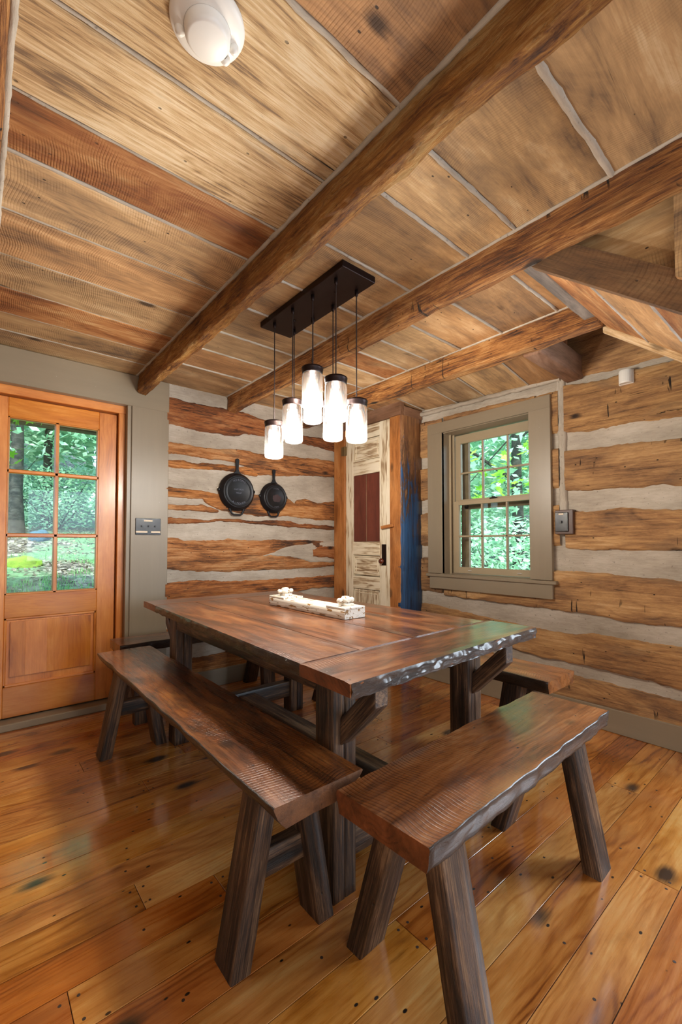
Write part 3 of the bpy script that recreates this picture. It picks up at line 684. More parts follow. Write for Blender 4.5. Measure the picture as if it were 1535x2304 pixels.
def sash(name, xs, z0, z1, g0, g1, ym, yl, yr, stile, zm):
    s = empty(name, (0, 0, 0)); s.parent = wn
    mb = MB(); X1, X2 = xs, xs+.03
    wl(mb, (X1, yl-stile, z0), (X2, yl, z1), 2, SASH); wl(mb, (X1, yr, z0), (X2, yr+stile, z1), 2, SASH)
    wl(mb, (X1, yl, z0), (X2, yr, g0), 1, SASH); wl(mb, (X1, yl, g1), (X2, yr, z1), 1, SASH)
    mbs = mb.build('sash_frame', s)
    for y_ in ym: 
        mb = MB(); wl(mb, (X1+.004, y_-.007, g0), (X2-.004, y_+.007, g1), 2, SASH); mb.build('muntin', s)
    mb = MB(); wl(mb, (X1+.004, yl, zm-.007), (X2-.004, yr, zm+.007), 1, SASH); mb.build('muntin', s)
    ed = [yl]+ym+[yr]
    for a, b in zip(ed, ed[1:]):
        for c, d in ((g0, zm), (zm, g1)):
            mb = MB(); x = X1+.018-XW; mb.add([(x, a-1.79, c), (x, b-1.79, c), (x, b-1.79, d), (x, a-1.79, d)], [(0, 0, 0)]*4, [(0, 1, 2, 3)], PANE, False); mb.build('pane', s)
    return s
lo_s = sash('lower_sash', XW+.055, .878, 1.458, .928, 1.427, [1.665, 1.872], 1.458, 2.078, .048, 1.175)
up_s = sash('upper_sash', XW+.095, 1.45, 2.005, 1.475, 1.935, [1.675, 1.886], 1.468, 2.085, .05, 1.69)
mb = MB(); wl(mb, (XW+.05, 1.745, 1.458), (XW+.075, 1.80, 1.468), 1, BRONZE); lathe(mb, [(.0001, 1.475), (.012, 1.475), (.012, 1.466)], (.06, -.02, 0), BRONZE, 16)
mb.build('sash_lock', lo_s)
for yy in (1.565, 1.975):
    mb = MB(); tube(mb, [(.055, yy-1.79-.015, .9), (.045, yy-1.79-.012, .903), (.045, yy-1.79+.012, .903), (.055, yy-1.79+.015, .9)], .0025, WHITEP, 8); mb.build('sash_lift', lo_s)
mb = MB(); wl(mb, (XW+.17, 2.06, .88), (XW+.2, 2.13, 2.0), 2, HEADW); wl(mb, (XW+.17, 1.4, 1.40), (XW+.19, 2.1, 1.44), 1, HEADW); mb.build('storm_frame', wn)
# ================================================================ BEAMS
def beamobj(name, label, x0, x1, z0, ya, yb, mat, rough, cat='beam', grp='ceiling beams', poly=None, nf=7):
    mb = MB(); c = ((x0+x1)/2, (z0+ZC+.02)/2)
    p = poly or rrect(x1-x0, ZC+.02-z0, .012, 6, 8)
    timber(mb, (c[0], ya, c[1]), (c[0], yb, c[1]), (0, 0, 1), mat=mat, poly=[(-q[0], q[1]) for q in p][::-1], r=.012, rough=rough, nf=nf, seg=int((yb-ya)/.018))
    o = mb.build(name); 
    return tag(o, label, cat, grp)
pr = []
hw, ht = .047, .078
_bp = [(-.028, .078), (-.030, .03), (-.034, -.02), (-.036, -.055), (-.024, -.072), (0, -.080), (.020, -.078), (.036, -.060), (.044, 0), (.044, .078)]
for a, b in zip(_bp, _bp[1:]+_bp[:1]):
    for i in range(5): pr.append((a[0]+(b[0]-a[0])*i/5, a[1]+(b[1]-a[1])*i/5))
# the first log: two looks, smoother side and rotted belly
mb = MB(); 
def b1mod(t, y, z): return (y, z)
timber(mb, (.902, -3.0, ZC-.058), (.902, 3.262, ZC-.058), (0, 0, 1), mat=BEAMR, poly=[(-a, b) for a, b in pr][::-1], r=.01, rough=.011, nf=13, seg=420)
tag(mb.build('ceiling_beam'), 'rough orange log beam with a ragged rotted belly, running to the grey door header', 'beam', 'ceiling beams')
beamobj('ceiling_beam', 'hewn brown beam with axe notches running between the hanging jars and the stair boards', 1.555, 1.632, 2.185, -3.0, 3.28, BEAM, .010)
beamobj('ceiling_beam', 'shorter orange hewn beam ending at the grey stair trimmer, nearest the window wall', 2.275, 2.36, 2.18, .77, 3.28, BEAM, .010)
beamobj('ceiling_beam', 'beam edge at the far left of the ceiling beside the grooved boards', -.06, .036, 2.19, -3.0, 3.26, BEAM, .008)
# ================================================================ STAIR ENCLOSURE
st = tag(empty('staircase', (2.0, .4, 0)), 'boarded underside of a staircase coming down from the ceiling at the right edge', 'staircase')
def sl(p): return V((p[0]-2.0, p[1]-.4, p[2]))
SL = .80
def prism(mb, pts, x0, x1, mat, gax=1):
    """polygon in (Y,Z) swept from x0 to x1, grain along Y slope"""
    R = []; G = []; o = V((random.random()*20,)*3); dr_ = V((0, 1, SL)).normalized(); nn = V((0, -SL, 1)).normalized()
    for x in (x0, x1):
        ring = [V((x-2.0, y_-.4, z_)) for (y_, z_) in pts]; R.append(ring)
        G.append([V((q.dot(dr_), q.dot(nn), q.x))+o if gax == 1 else V((q.x, q.dot(dr_), q.dot(nn)))+o if gax == 0 else V((q.y, q.z, q.x))+o for q in ring])
    mb.rings(R, G, mat, smooth=False)
def zl(y_, y0=.80, z0=2.205): return z0 + (y_-y0)*SL
YE = -1.2
mb = MB(); ye = YE
prism(mb, [(.80, 2.205), (.645, 2.215), (ye, zl(ye)+.13), (ye, zl(ye))], 1.655, 1.69, DARKB)
mb.build('stringer', st)
mb = MB(); prism(mb, [(.66, 2.23), (.66, ZC), (ye, ZC), (ye, zl(ye)+.11)], 1.68, 1.70, CEIL, 2); mb.build('side_wall', st)
mb = MB()
prism(mb, [(.341, 1.94), (.341, 2.25), (.2, 2.25), (.2, 1.83)], 1.655, 1.632, CEIL, 2); mb.build('end_post', st)
mb = MB()
ys = [.775, .60, .42, .24, .06, -.12, -.30, -.48, -.66, -.84, -1.02, -1.2]
for i, (a, b) in enumerate(zip(ys, ys[1:])):
    prism(mb, [(a-.004, zl(a-.004)+.006), (b+.004, zl(b+.004)+.006), (b+.004, zl(b+.004)+.03), (a-.004, zl(a-.004)+.03)], 1.69, 2.375, CEILO if i in (0, 2) else CEIL, 0)
prism(mb, [(.775, zl(.775)+.012), (ye, zl(ye)+.012), (ye, zl(ye)+.05), (.775, zl(.775)+.05)], 1.69, 2.372, MORT, 0)
for a in ys[1:-1]: bead(mb, (1.69-2, a-.4, zl(a)+.006), (2.372-2, a-.4, zl(a)+.006), .006, MORT, .7)
mb.build('soffit', st)
mb = MB(); prism(mb, [(.79, zl(.79)-.03), (ye, zl(ye)-.03), (ye, zl(ye)+.05), (.79, zl(.79)+.05)], 2.372, 2.392, CEILG); mb.build('edge_trim', st)
mb = MB(); box(mb, (1.64-2, .775-.4, 2.215), (2.39-2, .845-.4, ZC+.02), GREYB, 0, .006, .006, 30); mb.build('trimmer', st)
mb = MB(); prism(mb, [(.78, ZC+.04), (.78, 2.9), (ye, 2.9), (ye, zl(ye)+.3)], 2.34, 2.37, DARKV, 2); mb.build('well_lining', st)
# header joist of the opening by the window wall
mb = MB(); timber(mb, (2.36, 1.145, 2.245), (XW-.012, 1.145, 2.235), (0, 0, 1), .105, .15, HEADW, r=.008, rough=.002, seg=30)
tag(mb.build('header_joist'), 'dark rough joist closing the loft opening above the window wall', 'beam')
mb = MB(); box(mb, (2.40, 1.15, 2.33), (XW-.1, 1.22, 2.9), LOGP, 2, .006, .006, 20)
tag(mb.build('loft_post'), 'rough brown timber standing in the dark loft opening', 'beam')
# ================================================================ CORNER CLOSET
XC, YN = 2.667, 2.40
cl = tag(empty('corner_closet', (XC, YN, 0)), 'tall corner closet with a peeling cream door and a blue painted side', 'closet')
def cb(mb, lo, hi, ax, mat, r=.002, rough=0): box(mb, (lo[0]-XC, lo[1]-YN, lo[2]), (hi[0]-XC, hi[1]-YN, hi[2]), mat, ax, r, rough, 40 if rough else None)
mb = MB(); cb(mb, (XC, YN+.004, 0), (XC+.05, YN+.125, 2.18), 2, POSTW, .004); mb.build('door_post', cl)
mb = MB(); cb(mb, (XC, 3.10, 0), (XC+.05, 3.262, 2.18), 2, POSTW, .004); mb.build('door_post', cl)
mb = MB(); cb(mb, (XC-.012, YN-.01, 2.178), (XC+.04, 3.265, ZC-.02), 1, HEADW, .003); mb.build('header_board', cl)
mb = MB(); cb(mb, (XC+.04, YN-.012, 2.178), (XW-.015, YN+.03, ZC-.055), 0, HEADW, .003); mb.build('header_board', cl)
mb = MB()   # blue side plank with a chewed near edge
n = 90; R = []; G = []
for i in range(n+1):
    z = 2.19*i/n; w0 = .004+.006*fbm(V((z*9, 3, 0)))+(.006*fbm(V((z*22, 8, 0))) if z < 1.2 else 0); w1 = .262+.008*fbm(V((z*7, 13, 0)))
    ring = [V((max(-.003, w0), .0, z)), V((w0+.004, -.006, z)), V((.09, -.008+.001*fbm(V((z*5, 2, 2))), z)), V((.18, -.008, z)), V((w1-.006, -.006, z)), V((w1, .002, z)), V((w1, .03, z)), V((w0, .03, z))]
    R.append(ring); G.append([V((q.z, q.x, q.y)) for q in ring])
mb.rings(R, G, BLUE); mb.build('side_plank', cl)
cdr = empty('closet_door', (0, 0, 0)); cdr.parent = cl
mb = MB(); xa, xb = XC+.012, XC+.04
cb(mb, (xa, YN+.127, .02), (xb, 2.655, 2.175), 2, PEEL); cb(mb, (xa, 2.998, .02), (xb, 3.098, 2.175), 2, PEEL)
for z0, z1 in ((2.06, 2.175), (1.74, 1.865), (1.012, 1.132), (.71, .825), (.02, .22)): cb(mb, (xa, 2.655, z0), (xb, 2.998, z1), 1, PEEL)
mb.build('stiles_and_rails', cdr)
for z0, z1 in ((1.87, 2.055), (.83, 1.008), (.225, .705)):
    mb = MB(); cb(mb, (xa+.012, 2.657, z0), (xb, 2.996, z1), 1 if z1-z0 < .3 else 2, PEEL)
    for d in (.0, .022):
        for lo, hi, ax in (((2.665+d, z0+.008+d), (2.99-d, z0+.014+d), 1), ((2.665+d, z1-.014-d), (2.99-d, z1-.008-d), 1), ((2.665+d, z0+.008+d), (2.671+d, z1-.008-d), 2), ((2.984-d, z0+.008+d), (2.99-d, z1-.008-d), 2)):
            cb(mb, (xa+.005+d*.1, lo[0], lo[1]), (xa+.014, hi[0], hi[1]), ax, PEEL)
    mb.build('door_panel', cdr)
mb = MB(); cb(mb, (xa+.008, 2.657, 1.134), (xb, 2.824, 1.738), 2, REDPL); cb(mb, (xa+.008, 2.829, 1.134), (xb, 2.996, 1.738), 2, REDPL); cb(mb, (xa+.004, 2.822, 1.134), (xa+.02, 2.831, 1.738), 2, HEADW)
tag(mb.build('red_panel', cdr), 'plain red-brown insert in the closet door')
mb = MB(); cb(mb, (xa-.003, 2.575, .93), (xa+.003, 2.628, 1.11), 2, BRONZE, .001); mb.build('lock_plate', cdr)
mb = MB(); kx = xa-XC; ky = 2.605-YN
lathe(mb, [(.0001, -.052), (.012, -.051), (.021, -.044), (.025, -.034), (.023, -.025), (.013, -.018), (.009, -.012), (.009, 0)], (kx, ky, .967), KNOB, 24, 'X'); mb.build('knob', cdr)
mb = MB(); timber(mb, (-.012, 2.615-YN, 1.252), (-.012, 2.47-YN, 1.268), (1, 0, 0), .026, .014, POSTW, r=.003); mb.build('turn_latch', cl)
mb = MB(); cb(mb, (XC-.004, 3.085, 1.945), (XC+.012, 3.15, 2.03), 2, HINGE, .001); tube(mb, [(-.004, 3.1-YN, 1.94), (-.004, 3.1-YN, 2.035)], .006, HINGE, 10); mb.build('hinge', cl)
# ================================================================ TABLE
tb = tag(empty('dining_table', (1.3, 1.85, 0)), 'long dark rustic dining table with breadboard ends on timber trestle legs', 'table')
TQ = [V((.748, .845)), V((1.84, .893)), V((1.832, 2.85)), V((.823, 2.872))]
def tq(u, v): # u across, v along
    return TQ[0]*(1-u)*(1-v)+TQ[1]*u*(1-v)+TQ[2]*u*v+TQ[3]*(1-u)*v
ZT, TH = .76, .038
def slab(mb, u0, u1, v0, v1, along, mat, emat=None, dz=0, jagE=0):
    n = 60; K = 10; o = V((random.random()*30,)*3); g = .0012
    R = []; G = []
    for i in range(n+1):
        t = i/n
        ring = []; gr = []
        for k in range(K+1):
            s_ = k/K
            if along == 'v': p = tq(u0+(u1-u0)*s_, v0+(v1-v0)*t); gg = (p.y, p.x)
            else: p = tq(u0+(u1-u0)*t, v0+(v1-v0)*s_); gg = (p.x, p.y)
            q = V((p.x-1.3, p.y-1.85, ZT+dz+.0006*noise.noise(V((p.x*6, p.y*6, 1)))))
            if k in (0, K):
                q.z -= .003
            ring.append(q); gr.append(V((gg[0], gg[1], 0))+o)
        # underside
        for k in range(K, -1, -K):
            q = ring[k].copy(); q.z -= TH-.003; ring.append(q); gr.append(gr[k]+V((0, .03, .04)))
        R.append(ring); G.append(gr)
    mb.rings(R, G, mat, capmat=emat, smooth=False)
mb = MB()
vn, vf = .118, .875
cuts = [0, .235, .50, .765, 1.0]
for a, b in zip(cuts, cuts[1:]):
    slab(mb, a+.0012, b-.0012, vn+.0008, vf-.0008, 'v', TABLE, dz=random.uniform(-.0008, .0008))
mb.build('tabletop', tb)
for (a, b) in ((0, vn), (vf, 1.0)):
    mb = MB(); slab(mb, -.004, 1.004, a, b, 'u', TABLE, ENDG, dz=.001); mb.build('breadboard_end', tb)
# gouged live faces of the top
def edgeface(mb, p0, p1, out, z0, z1, mat, rough=.006):
    n = int((p1-p0).length/.008); K = 6; R = []; G = []; o = V((random.random()*30,)*3); L = (p1-p0).length
    for i in range(n+1):
        p = p0+(p1-p0)*(i/n); ring = []; gr = []
        for k in range(K+1):
            f = k/K; z = z0+(z1-z0)*f
            d = .001 + (.004*math.sin(PI*f)**.5 if 0 < f < 1 else 0) + (rough*fbm(V((i*.13, f*2.2, 0))+o) if 0 < k < K else 0)
            if k == 0: z += .004*fbm(V((i*.2, 0, 5))+o)
            q = p+out*d; ring.append(V((q.x-1.3, q.y-1.85, z))); gr.append(V((i/n*L, z, 0))+o)
        R.append(ring); G.append(gr)
    mb.rings(R, G, mat, closed=False, caps=False)
mb = MB(); edgeface(mb, tq(0, 0)+V((0, -.001)), tq(1, 0)+V((0, -.001)), V((0, -1)), ZT-TH-.004, ZT, TEDGE, .009)
tag(mb.build('live_edge', tb), 'gouged dark glossy end edge of the tabletop')
mb = MB(); edgeface(mb, tq(0, vn), tq(0, vf), V((-1, 0)), ZT-TH-.002, ZT-.001, TEDGE, .005); mb.build('live_edge', tb)
def tbx(lo, hi, ax, name, mat=LEG, rough=.0015, r=.004):
    mb = MB(); box(mb, (lo[0]-1.3, lo[1]-1.85, lo[2]), (hi[0]-1.3, hi[1]-1.85, hi[2]), mat, ax, r, rough, 24); return mb.build(name, tb)
for (x0, y0) in ((.869, 1.065), (1.60, 1.065), (.869, 2.45), (1.634, 2.445)):
    mb = MB()
    for k in range(2):   # two boards laminated
        box(mb, (x0+.048*k-1.3, y0-1.85, 0), (x0+.048*(k+1)-.001-1.3, y0+.095-1.85, ZT-TH), LEG, 2, .003, .001, 24)
    mb.build('leg', tb)
tbx((.872, 1.16, .635), (.91, 2.45, ZT-TH), 1, 'apron'); tbx((1.69, 1.16, .635), (1.728, 2.445, ZT-TH), 1, 'apron')
tbx((.965, 1.085, .64), (1.60, 1.125, ZT-TH), 0, 'apron'); tbx((.965, 2.47, .64), (1.634, 2.51, ZT-TH), 0, 'apron')
tbx((.965, 1.08, .10), (1.60, 1.135, .20), 0, 'stretcher'); tbx((.965, 2.46, .10), (1.634, 2.52, .20), 0, 'stretcher')
tbx((1.26, 1.135, .135), (1.37, 2.46, .185), 1, 'stretcher')
for x in (.925, 1.655):
    for (ya_, yb_) in ((1.075, .895), (2.535, 2.72)):
        mb = MB(); sgn = -1 if yb_ < ya_ else 1
        timber(mb, (x-1.3, ya_-1.85, .515), (x-1.3, yb_-1.85-sgn*.015, .680), mat=LEG, poly=rrect(.055, .085, .003, 3, 3), ay=(1, 0, 0), az=(0, 0, 1), r=.003, rough=.001, seg=10); mb.build('brace', tb)
# ================================================================ BENCHES
def bench(label, org, rz, L, W, seatmat, edgemat, shape, foot=(.025, .025), lx=.115, lw=.10, H=.50, T=.055, capm=None, low=True, grp='rustic benches round the table'):
    b = tag(empty('bench', org, rz), label, 'bench', grp)
    mb = MB(); n = int(L/.02); R = []; G = []; o = V((random.random()*30,)*3); Rf = []
    K = 10
    def sec(t):
        w0 = .006*fbm(V((t*5, 1, 0))+o); w1 = .006*fbm(V((t*5, 9, 0))+o)
        y0, y1 = w0+shape.get('d0', 0)*t, W+w1+shape.get('d1', 0)*t
        cl_, cr_ = shape.get('cl', .0), shape.get('cr', .0)   # wane width of the underside
        tl, tr = shape.get('tl', T), shape.get('tr', T)
        pts = []
        for k in range(K+1): f = k/K; pts.append((y0+.003+(y1-y0-.006)*f, H+.0008*noise.noise(V((t*9, f*3, 0))+o)))
        pts.append((y1, H-.004))
        for k in range(1, 5): f = k/4; pts.append((y1-cr_*(f**1.6)+.003*fbm(V((t*14, f*2, 3))+o), H-.004-(tr-.004)*f))
        yb0, yb1 = y0+cl_, y1-cr_
        pts.append(((yb0+yb1)/2, H-T))
        for k in range(4, 0, -1): f = k/4; pts.append((y0+cl_*(f**1.6)+.004*fbm(V((t*14, f*2, 7))+o), H-.004-(tl-.004)*f))
        pts.append((y0, H-.004))
        return pts
    for i in range(n+1):
        x = L*i/n; pts = sec(x/L*2)
        if i in (0, n): pts = [(p[0], p[1]) for p in pts]
        R.append([V((x, p[0], p[1])) for p in pts]); G.append([V((x, p[0], p[1]))+o for p in pts])
    # top surface and edges as one seat; edges use the darker rough finish
    m = len(R[0]); vs = [p for r_ in R for p in r_]; gs = [p for r_ in G for p in r_]; ft = []; fe = []
    for i in range(n):
        for j in range(m):
            k = (j+1) % m; f = (i*m+j, (i+1)*m+j, (i+1)*m+k, i*m+k)
            (ft if j < K else fe).append(f)
    base = len(mb.v); mb.v += [tuple(x) for x in vs]; mb.g += [tuple(x) for x in gs]
    for fs, mt in ((ft, seatmat), (fe, edgemat)):
        kk = mb.mi(mt)
        for f in fs: mb.f.append(tuple(base+q for q in f)); mb.m.append(kk); mb.sm.append(mt is edgemat)
    kk = mb.mi(capm or seatmat)
    mb.f.append(tuple(base+j for j in range(m))); mb.m.append(kk); mb.sm.append(False)
    mb.f.append(tuple(base+n*m+j for j in reversed(range(m)))); mb.m.append(kk); mb.sm.append(False)
    mb.build('seat', b)
    for xc in (lx, L-lx-lw):
        for side in (0, 1):
            mb = MB(); th = .058
            yt = (.055 if side == 0 else W-.055-th); yb_ = (-foot[0] if side == 0 else W+foot[1]-th)
            poly = [(-lw/2, -th/2), (lw/2, -th/2), (lw/2, th/2), (-lw/2, th/2)]
            poly = rrect(lw, th, .004, 3, 2)
            zt = H-T+.0 if True else 0
            timber(mb, (xc+lw/2, yb_+th/2, 0), (xc+lw/2, yt+th/2, zt), mat=LEG, poly=poly, ay=(1, 0, 0), az=(0, 1, 0), r=.002, rough=.0015, seg=20, endr=False)
            mb.build('leg', b)
        mb = MB()
        if low: timber(mb, (xc+lw/2, .045, .235), (xc+lw/2, W-.045, .235), (0, 0, 1), .045, .075, LEG, r=.003, rough=.001)
        if low: mb.build('stretcher', b)
        mb = MB(); timber(mb, (xc+lw/2, .05, H-T-.037), (xc+lw/2, W-.05, H-T-.037), (0, 0, 1), .045, .072, LEG, r=.003, rough=.001); mb.build('cleat', b)
    return b
# long bench on the near left side: local x -> world +Y, local y -> world -X
bench('long dark bench along the door side of the table', (.832, .892, 0), math.radians(90)-.012*0, 1.885, .285, SEAT, TEDGE,
      dict(cl=.10, cr=.035, tl=.055, tr=.06, d0=0, d1=-.0), foot=(.022, .03), lx=.15, capm=ENDB)
bench('short scuffed bench in front, set across the near end of the table', (.72, .572, 0), .03, 1.09, .288, SEATN, TEDGE, dict(cl=.008, cr=.01), foot=(.03, .08), lx=.105, capm=ENDG, low=False)
bench('long bench on the window side of the table, mostly hidden behind it', (2.245, .90, 0), math.radians(90), 1.80, .275, SEATN, TEDGE, dict(cl=.015, cr=.01), foot=(.02, .095), lx=.15)
bench('short bench across the far end of the table under the hanging skillets', (.69, 2.885, 0), 0, 1.19, .25, SEAT, TEDGE, dict(cl=.008, cr=.01), foot=(.0, .10), lx=.09)
# ================================================================ CENTREPIECE
cx0, cx1, cy0, cy1 = 1.330, 1.462, 1.548, 2.225
cp = tag(empty('wooden_centerpiece', (1.396, 1.88, ZT+.0015), 0), 'chipped white painted wooden block centerpiece lying on the dark tabletop', 'centerpiece')
mb = MB(); box(mb, (-.066, -.332, 0), (.066, .345, .044), CHIP, 1, .002, .0008, 40); mb.build('block', cp)
for y0, y1 in ((-.332, -.19), (.19, .345)):
    mb = MB(); box(mb, (-.066, y0, .044), (.066, y1, .054), CHIP, 1, .0015); mb.build('raised_step', cp)
for yc in (-.262, .275):
    f = empty('spool_ornament', (0, yc, .054)); f.parent = cp
    mb = MB(); box(mb, (-.022, -.03, 0), (.03, .03, .012), CHIP, 1, .002)
    timber(mb, (0, -.022, .026), (0, .022, .026), (0, 0, 1), .05, .04, CHIP, r=.012, rough=.002); mb.build('ornament_body', f)
    mb = MB(); lathe(mb, [(.0001, -.05), (.009, -.05), (.013, -.044), (.013, -.036), (.008, -.03), (.008, .03), (.013, .036), (.013, .044), (.009, .05), (.0001, .05)], (0, 0, .026), CHIP, 16, 'X'); mb.build('spindle', f)
# ================================================================ CHANDELIER
ch = tag(empty('jar_chandelier', (1.26, 1.70, ZC)), 'pendant chandelier of eight glowing glass jars under a dark bronze ceiling plate', 'chandelier')
mb = MB(); box(mb, (1.160-1.26, 1.362-1.70, -.03), (1.352-1.26, 2.046-1.70, 0.0), BRONZE, 1, .002); mb.build('canopy', ch)
for yy in (1.53, 1.87):
    mb = MB(); lathe(mb, [(.0001, -.036), (.005, -.035), (.006, -.029)], (0, yy-1.7, 0), BRONZE, 12); mb.build('screw', ch)
P_ = [(1.193, 1.955, 1.757), (1.187, 1.775, 1.823), (1.192, 1.617, 1.938), (1.195, 1.449, 1.842),
      (1.314, 1.950, 1.855), (1.319, 1.786, 1.928), (1.323, 1.626, 1.810), (1.324, 1.457, 1.772)]
JH = .193
for (x, y, zt) in P_:
    e = empty('pendant_jar', (x-1.26, y-1.70, zt-ZC)); e.parent = ch
    mb = MB(); hgt = ZC-.03-zt
    tube(mb, [(0, 0, 0), (.002*random.uniform(-1, 1), 0, hgt*.5), (0, 0, hgt)], .0028, CORD, 8)
    lathe(mb, [(.0001, hgt), (.008, hgt), (.008, hgt-.02), (.004, hgt-.03), (.0001, hgt-.03)], (0, 0, 0), BRONZE, 12); mb.build('cord', e)
    mb = MB(); lathe(mb, [(.0001, .004), (.010, .004), (.012, 0), (.046, -.001), (.0505, -.004), (.0505, -.011), (.0485, -.013), (.0495, -.018), (.0475, -.021), (.0485, -.026), (.0465, -.031), (.0450, -.031), (.0450, -.006), (.018, -.006), (.018, -.045), (.0001, -.045)], (0, 0, 0), BRONZE, 36); mb.build('lid', e)
    mb = MB(); b = -JH
    lathe(mb, [(.0445, -.022), (.0445, -.034), (.0485, -.042), (.0487, b+.012), (.046, b+.004), (.040, b), (.0001, b+.001),
               ], (0, 0, 0), JARG, 40)
    lathe(mb, [(.0001, b+.008), (.038, b+.007), (.0445, b+.014), (.0455, -.045), (.0425, -.036)], (0, 0, 0), JARG, 40); mb.build('glass_jar', e)
    mb = MB(); lathe(mb, [(.0001, -.138), (.008, -.136), (.0135, -.128), (.016, -.115), (.016, -.07), (.012, -.055), (.010, -.044), (.0001, -.044)], (0, 0, 0), BULB, 20); mb.build('bulb', e)
    l = bpy.data.lights.new('jar_light', 'POINT'); l.energy = BULB_W; l.color = (1, .91, .79); l.shadow_soft_size = .02
    lo = bpy.data.objects.new('jar_light', l); lo.location = (x, y, zt-.165); COL.objects.link(lo)
# ================================================================ SMOKE DETECTOR
sd = tag(empty('smoke_detector', (.388, .932, ZC)), 'round white smoke detector on the grooved ceiling boards', 'smoke detector')
mb = MB(); lathe(mb, [(.082, 0), (.083, -.006), (.080, -.012), (.066, -.018), (.052, -.020)], (0, 0, 0), WHITEP, 48); mb.build('base_ring', sd)
mb = MB(); lathe(mb, [(.052, -.016), (.050, -.036), (.046, -.043), (.040, -.046), (.0001, -.047)], (.0, .0, 0), WHITEP, 48); mb.build('cover', sd)
for a in (2.5, -.1, .45):
    mb = MB(); lathe(mb, [(.0001, -.033), (.007, -.031), (.011, -.025), (.0115, -.012)], (.062*math.cos(a), .062*math.sin(a), 0), WHITEP, 20); mb.build('button', sd)
mb = MB()
for k in range(4):
    a = .12+k*.05; tube(mb, [(.051*math.cos(a), .051*math.sin(a), -.022), (.0505*math.cos(a), .0505*math.sin(a), -.037)], .0009, WHITEG, 6)
mb.build('vent_slot', sd)
# ================================================================ SKILLETS
def outline_sheet(mb, pts, y0, y1, mat):
    n = len(pts); R = []
    for y_ in (y0, y1): R.append([V((p[0], y_, p[1])) for p in pts])
    mb.rings(R, R, mat, smooth=False)
def text_on(body, size, loc, parent, name, mat, bend=None):
    """raised letters; each glyph placed on an arc of radius bend (or straight)"""
    chars = []
    cu = bpy.data.curves.new(name, 'FONT'); cu.body = body; cu.size = size; cu.extrude = .0012; cu.align_x = 'CENTER'; cu.align_y = 'CENTER'
    o = bpy.data.objects.new(name, cu); COL.objects.link(o); o.rotation_euler = (PI/2, 0, 0)
    dg = bpy.context.evaluated_depsgraph_get(); me = bpy.data.meshes.new_from_object(o.evaluated_get(dg)); bpy.data.objects.remove(o)
    return me
def letters(words, parent, mat, yoff):
    mb = MB()
    for (s, size, kind, r, a0, z) in words:
        if kind == 'line':
            me = text_on(s, size, None, None, 'letter', mat)
            vs = [V((v.co.x, yoff-v.co.z, z+v.co.y)) for v in me.vertices]
            mb.add(vs, vs, [tuple(p.vertices) for p in me.polygons], mat, False)
        else:
            n = len(s); step = size*.82/r
            for i, chh in enumerate(s):
                if chh == ' ': continue
                me = text_on(chh, size, None, None, 'letter', mat)
                if kind == 'top': a = a0+(i-(n-1)/2)*step; rot = -a; c = (r*math.sin(a), r*math.cos(a))
                else: a = a0+(i-(n-1)/2)*step; rot = a; c = (r*math.sin(a), -r*math.cos(a))
                cs, sn = math.cos(rot), math.sin(rot)
                vs = [V((c[0]+v.co.x*cs-v.co.y*sn, yoff-v.co.z, c[1]+v.co.x*sn+v.co.y*cs)) for v in me.vertices]
                mb.add(vs, vs, [tuple(p.vertices) for p in me.polygons], mat, False)
    return mb.build('raised_lettering', parent)
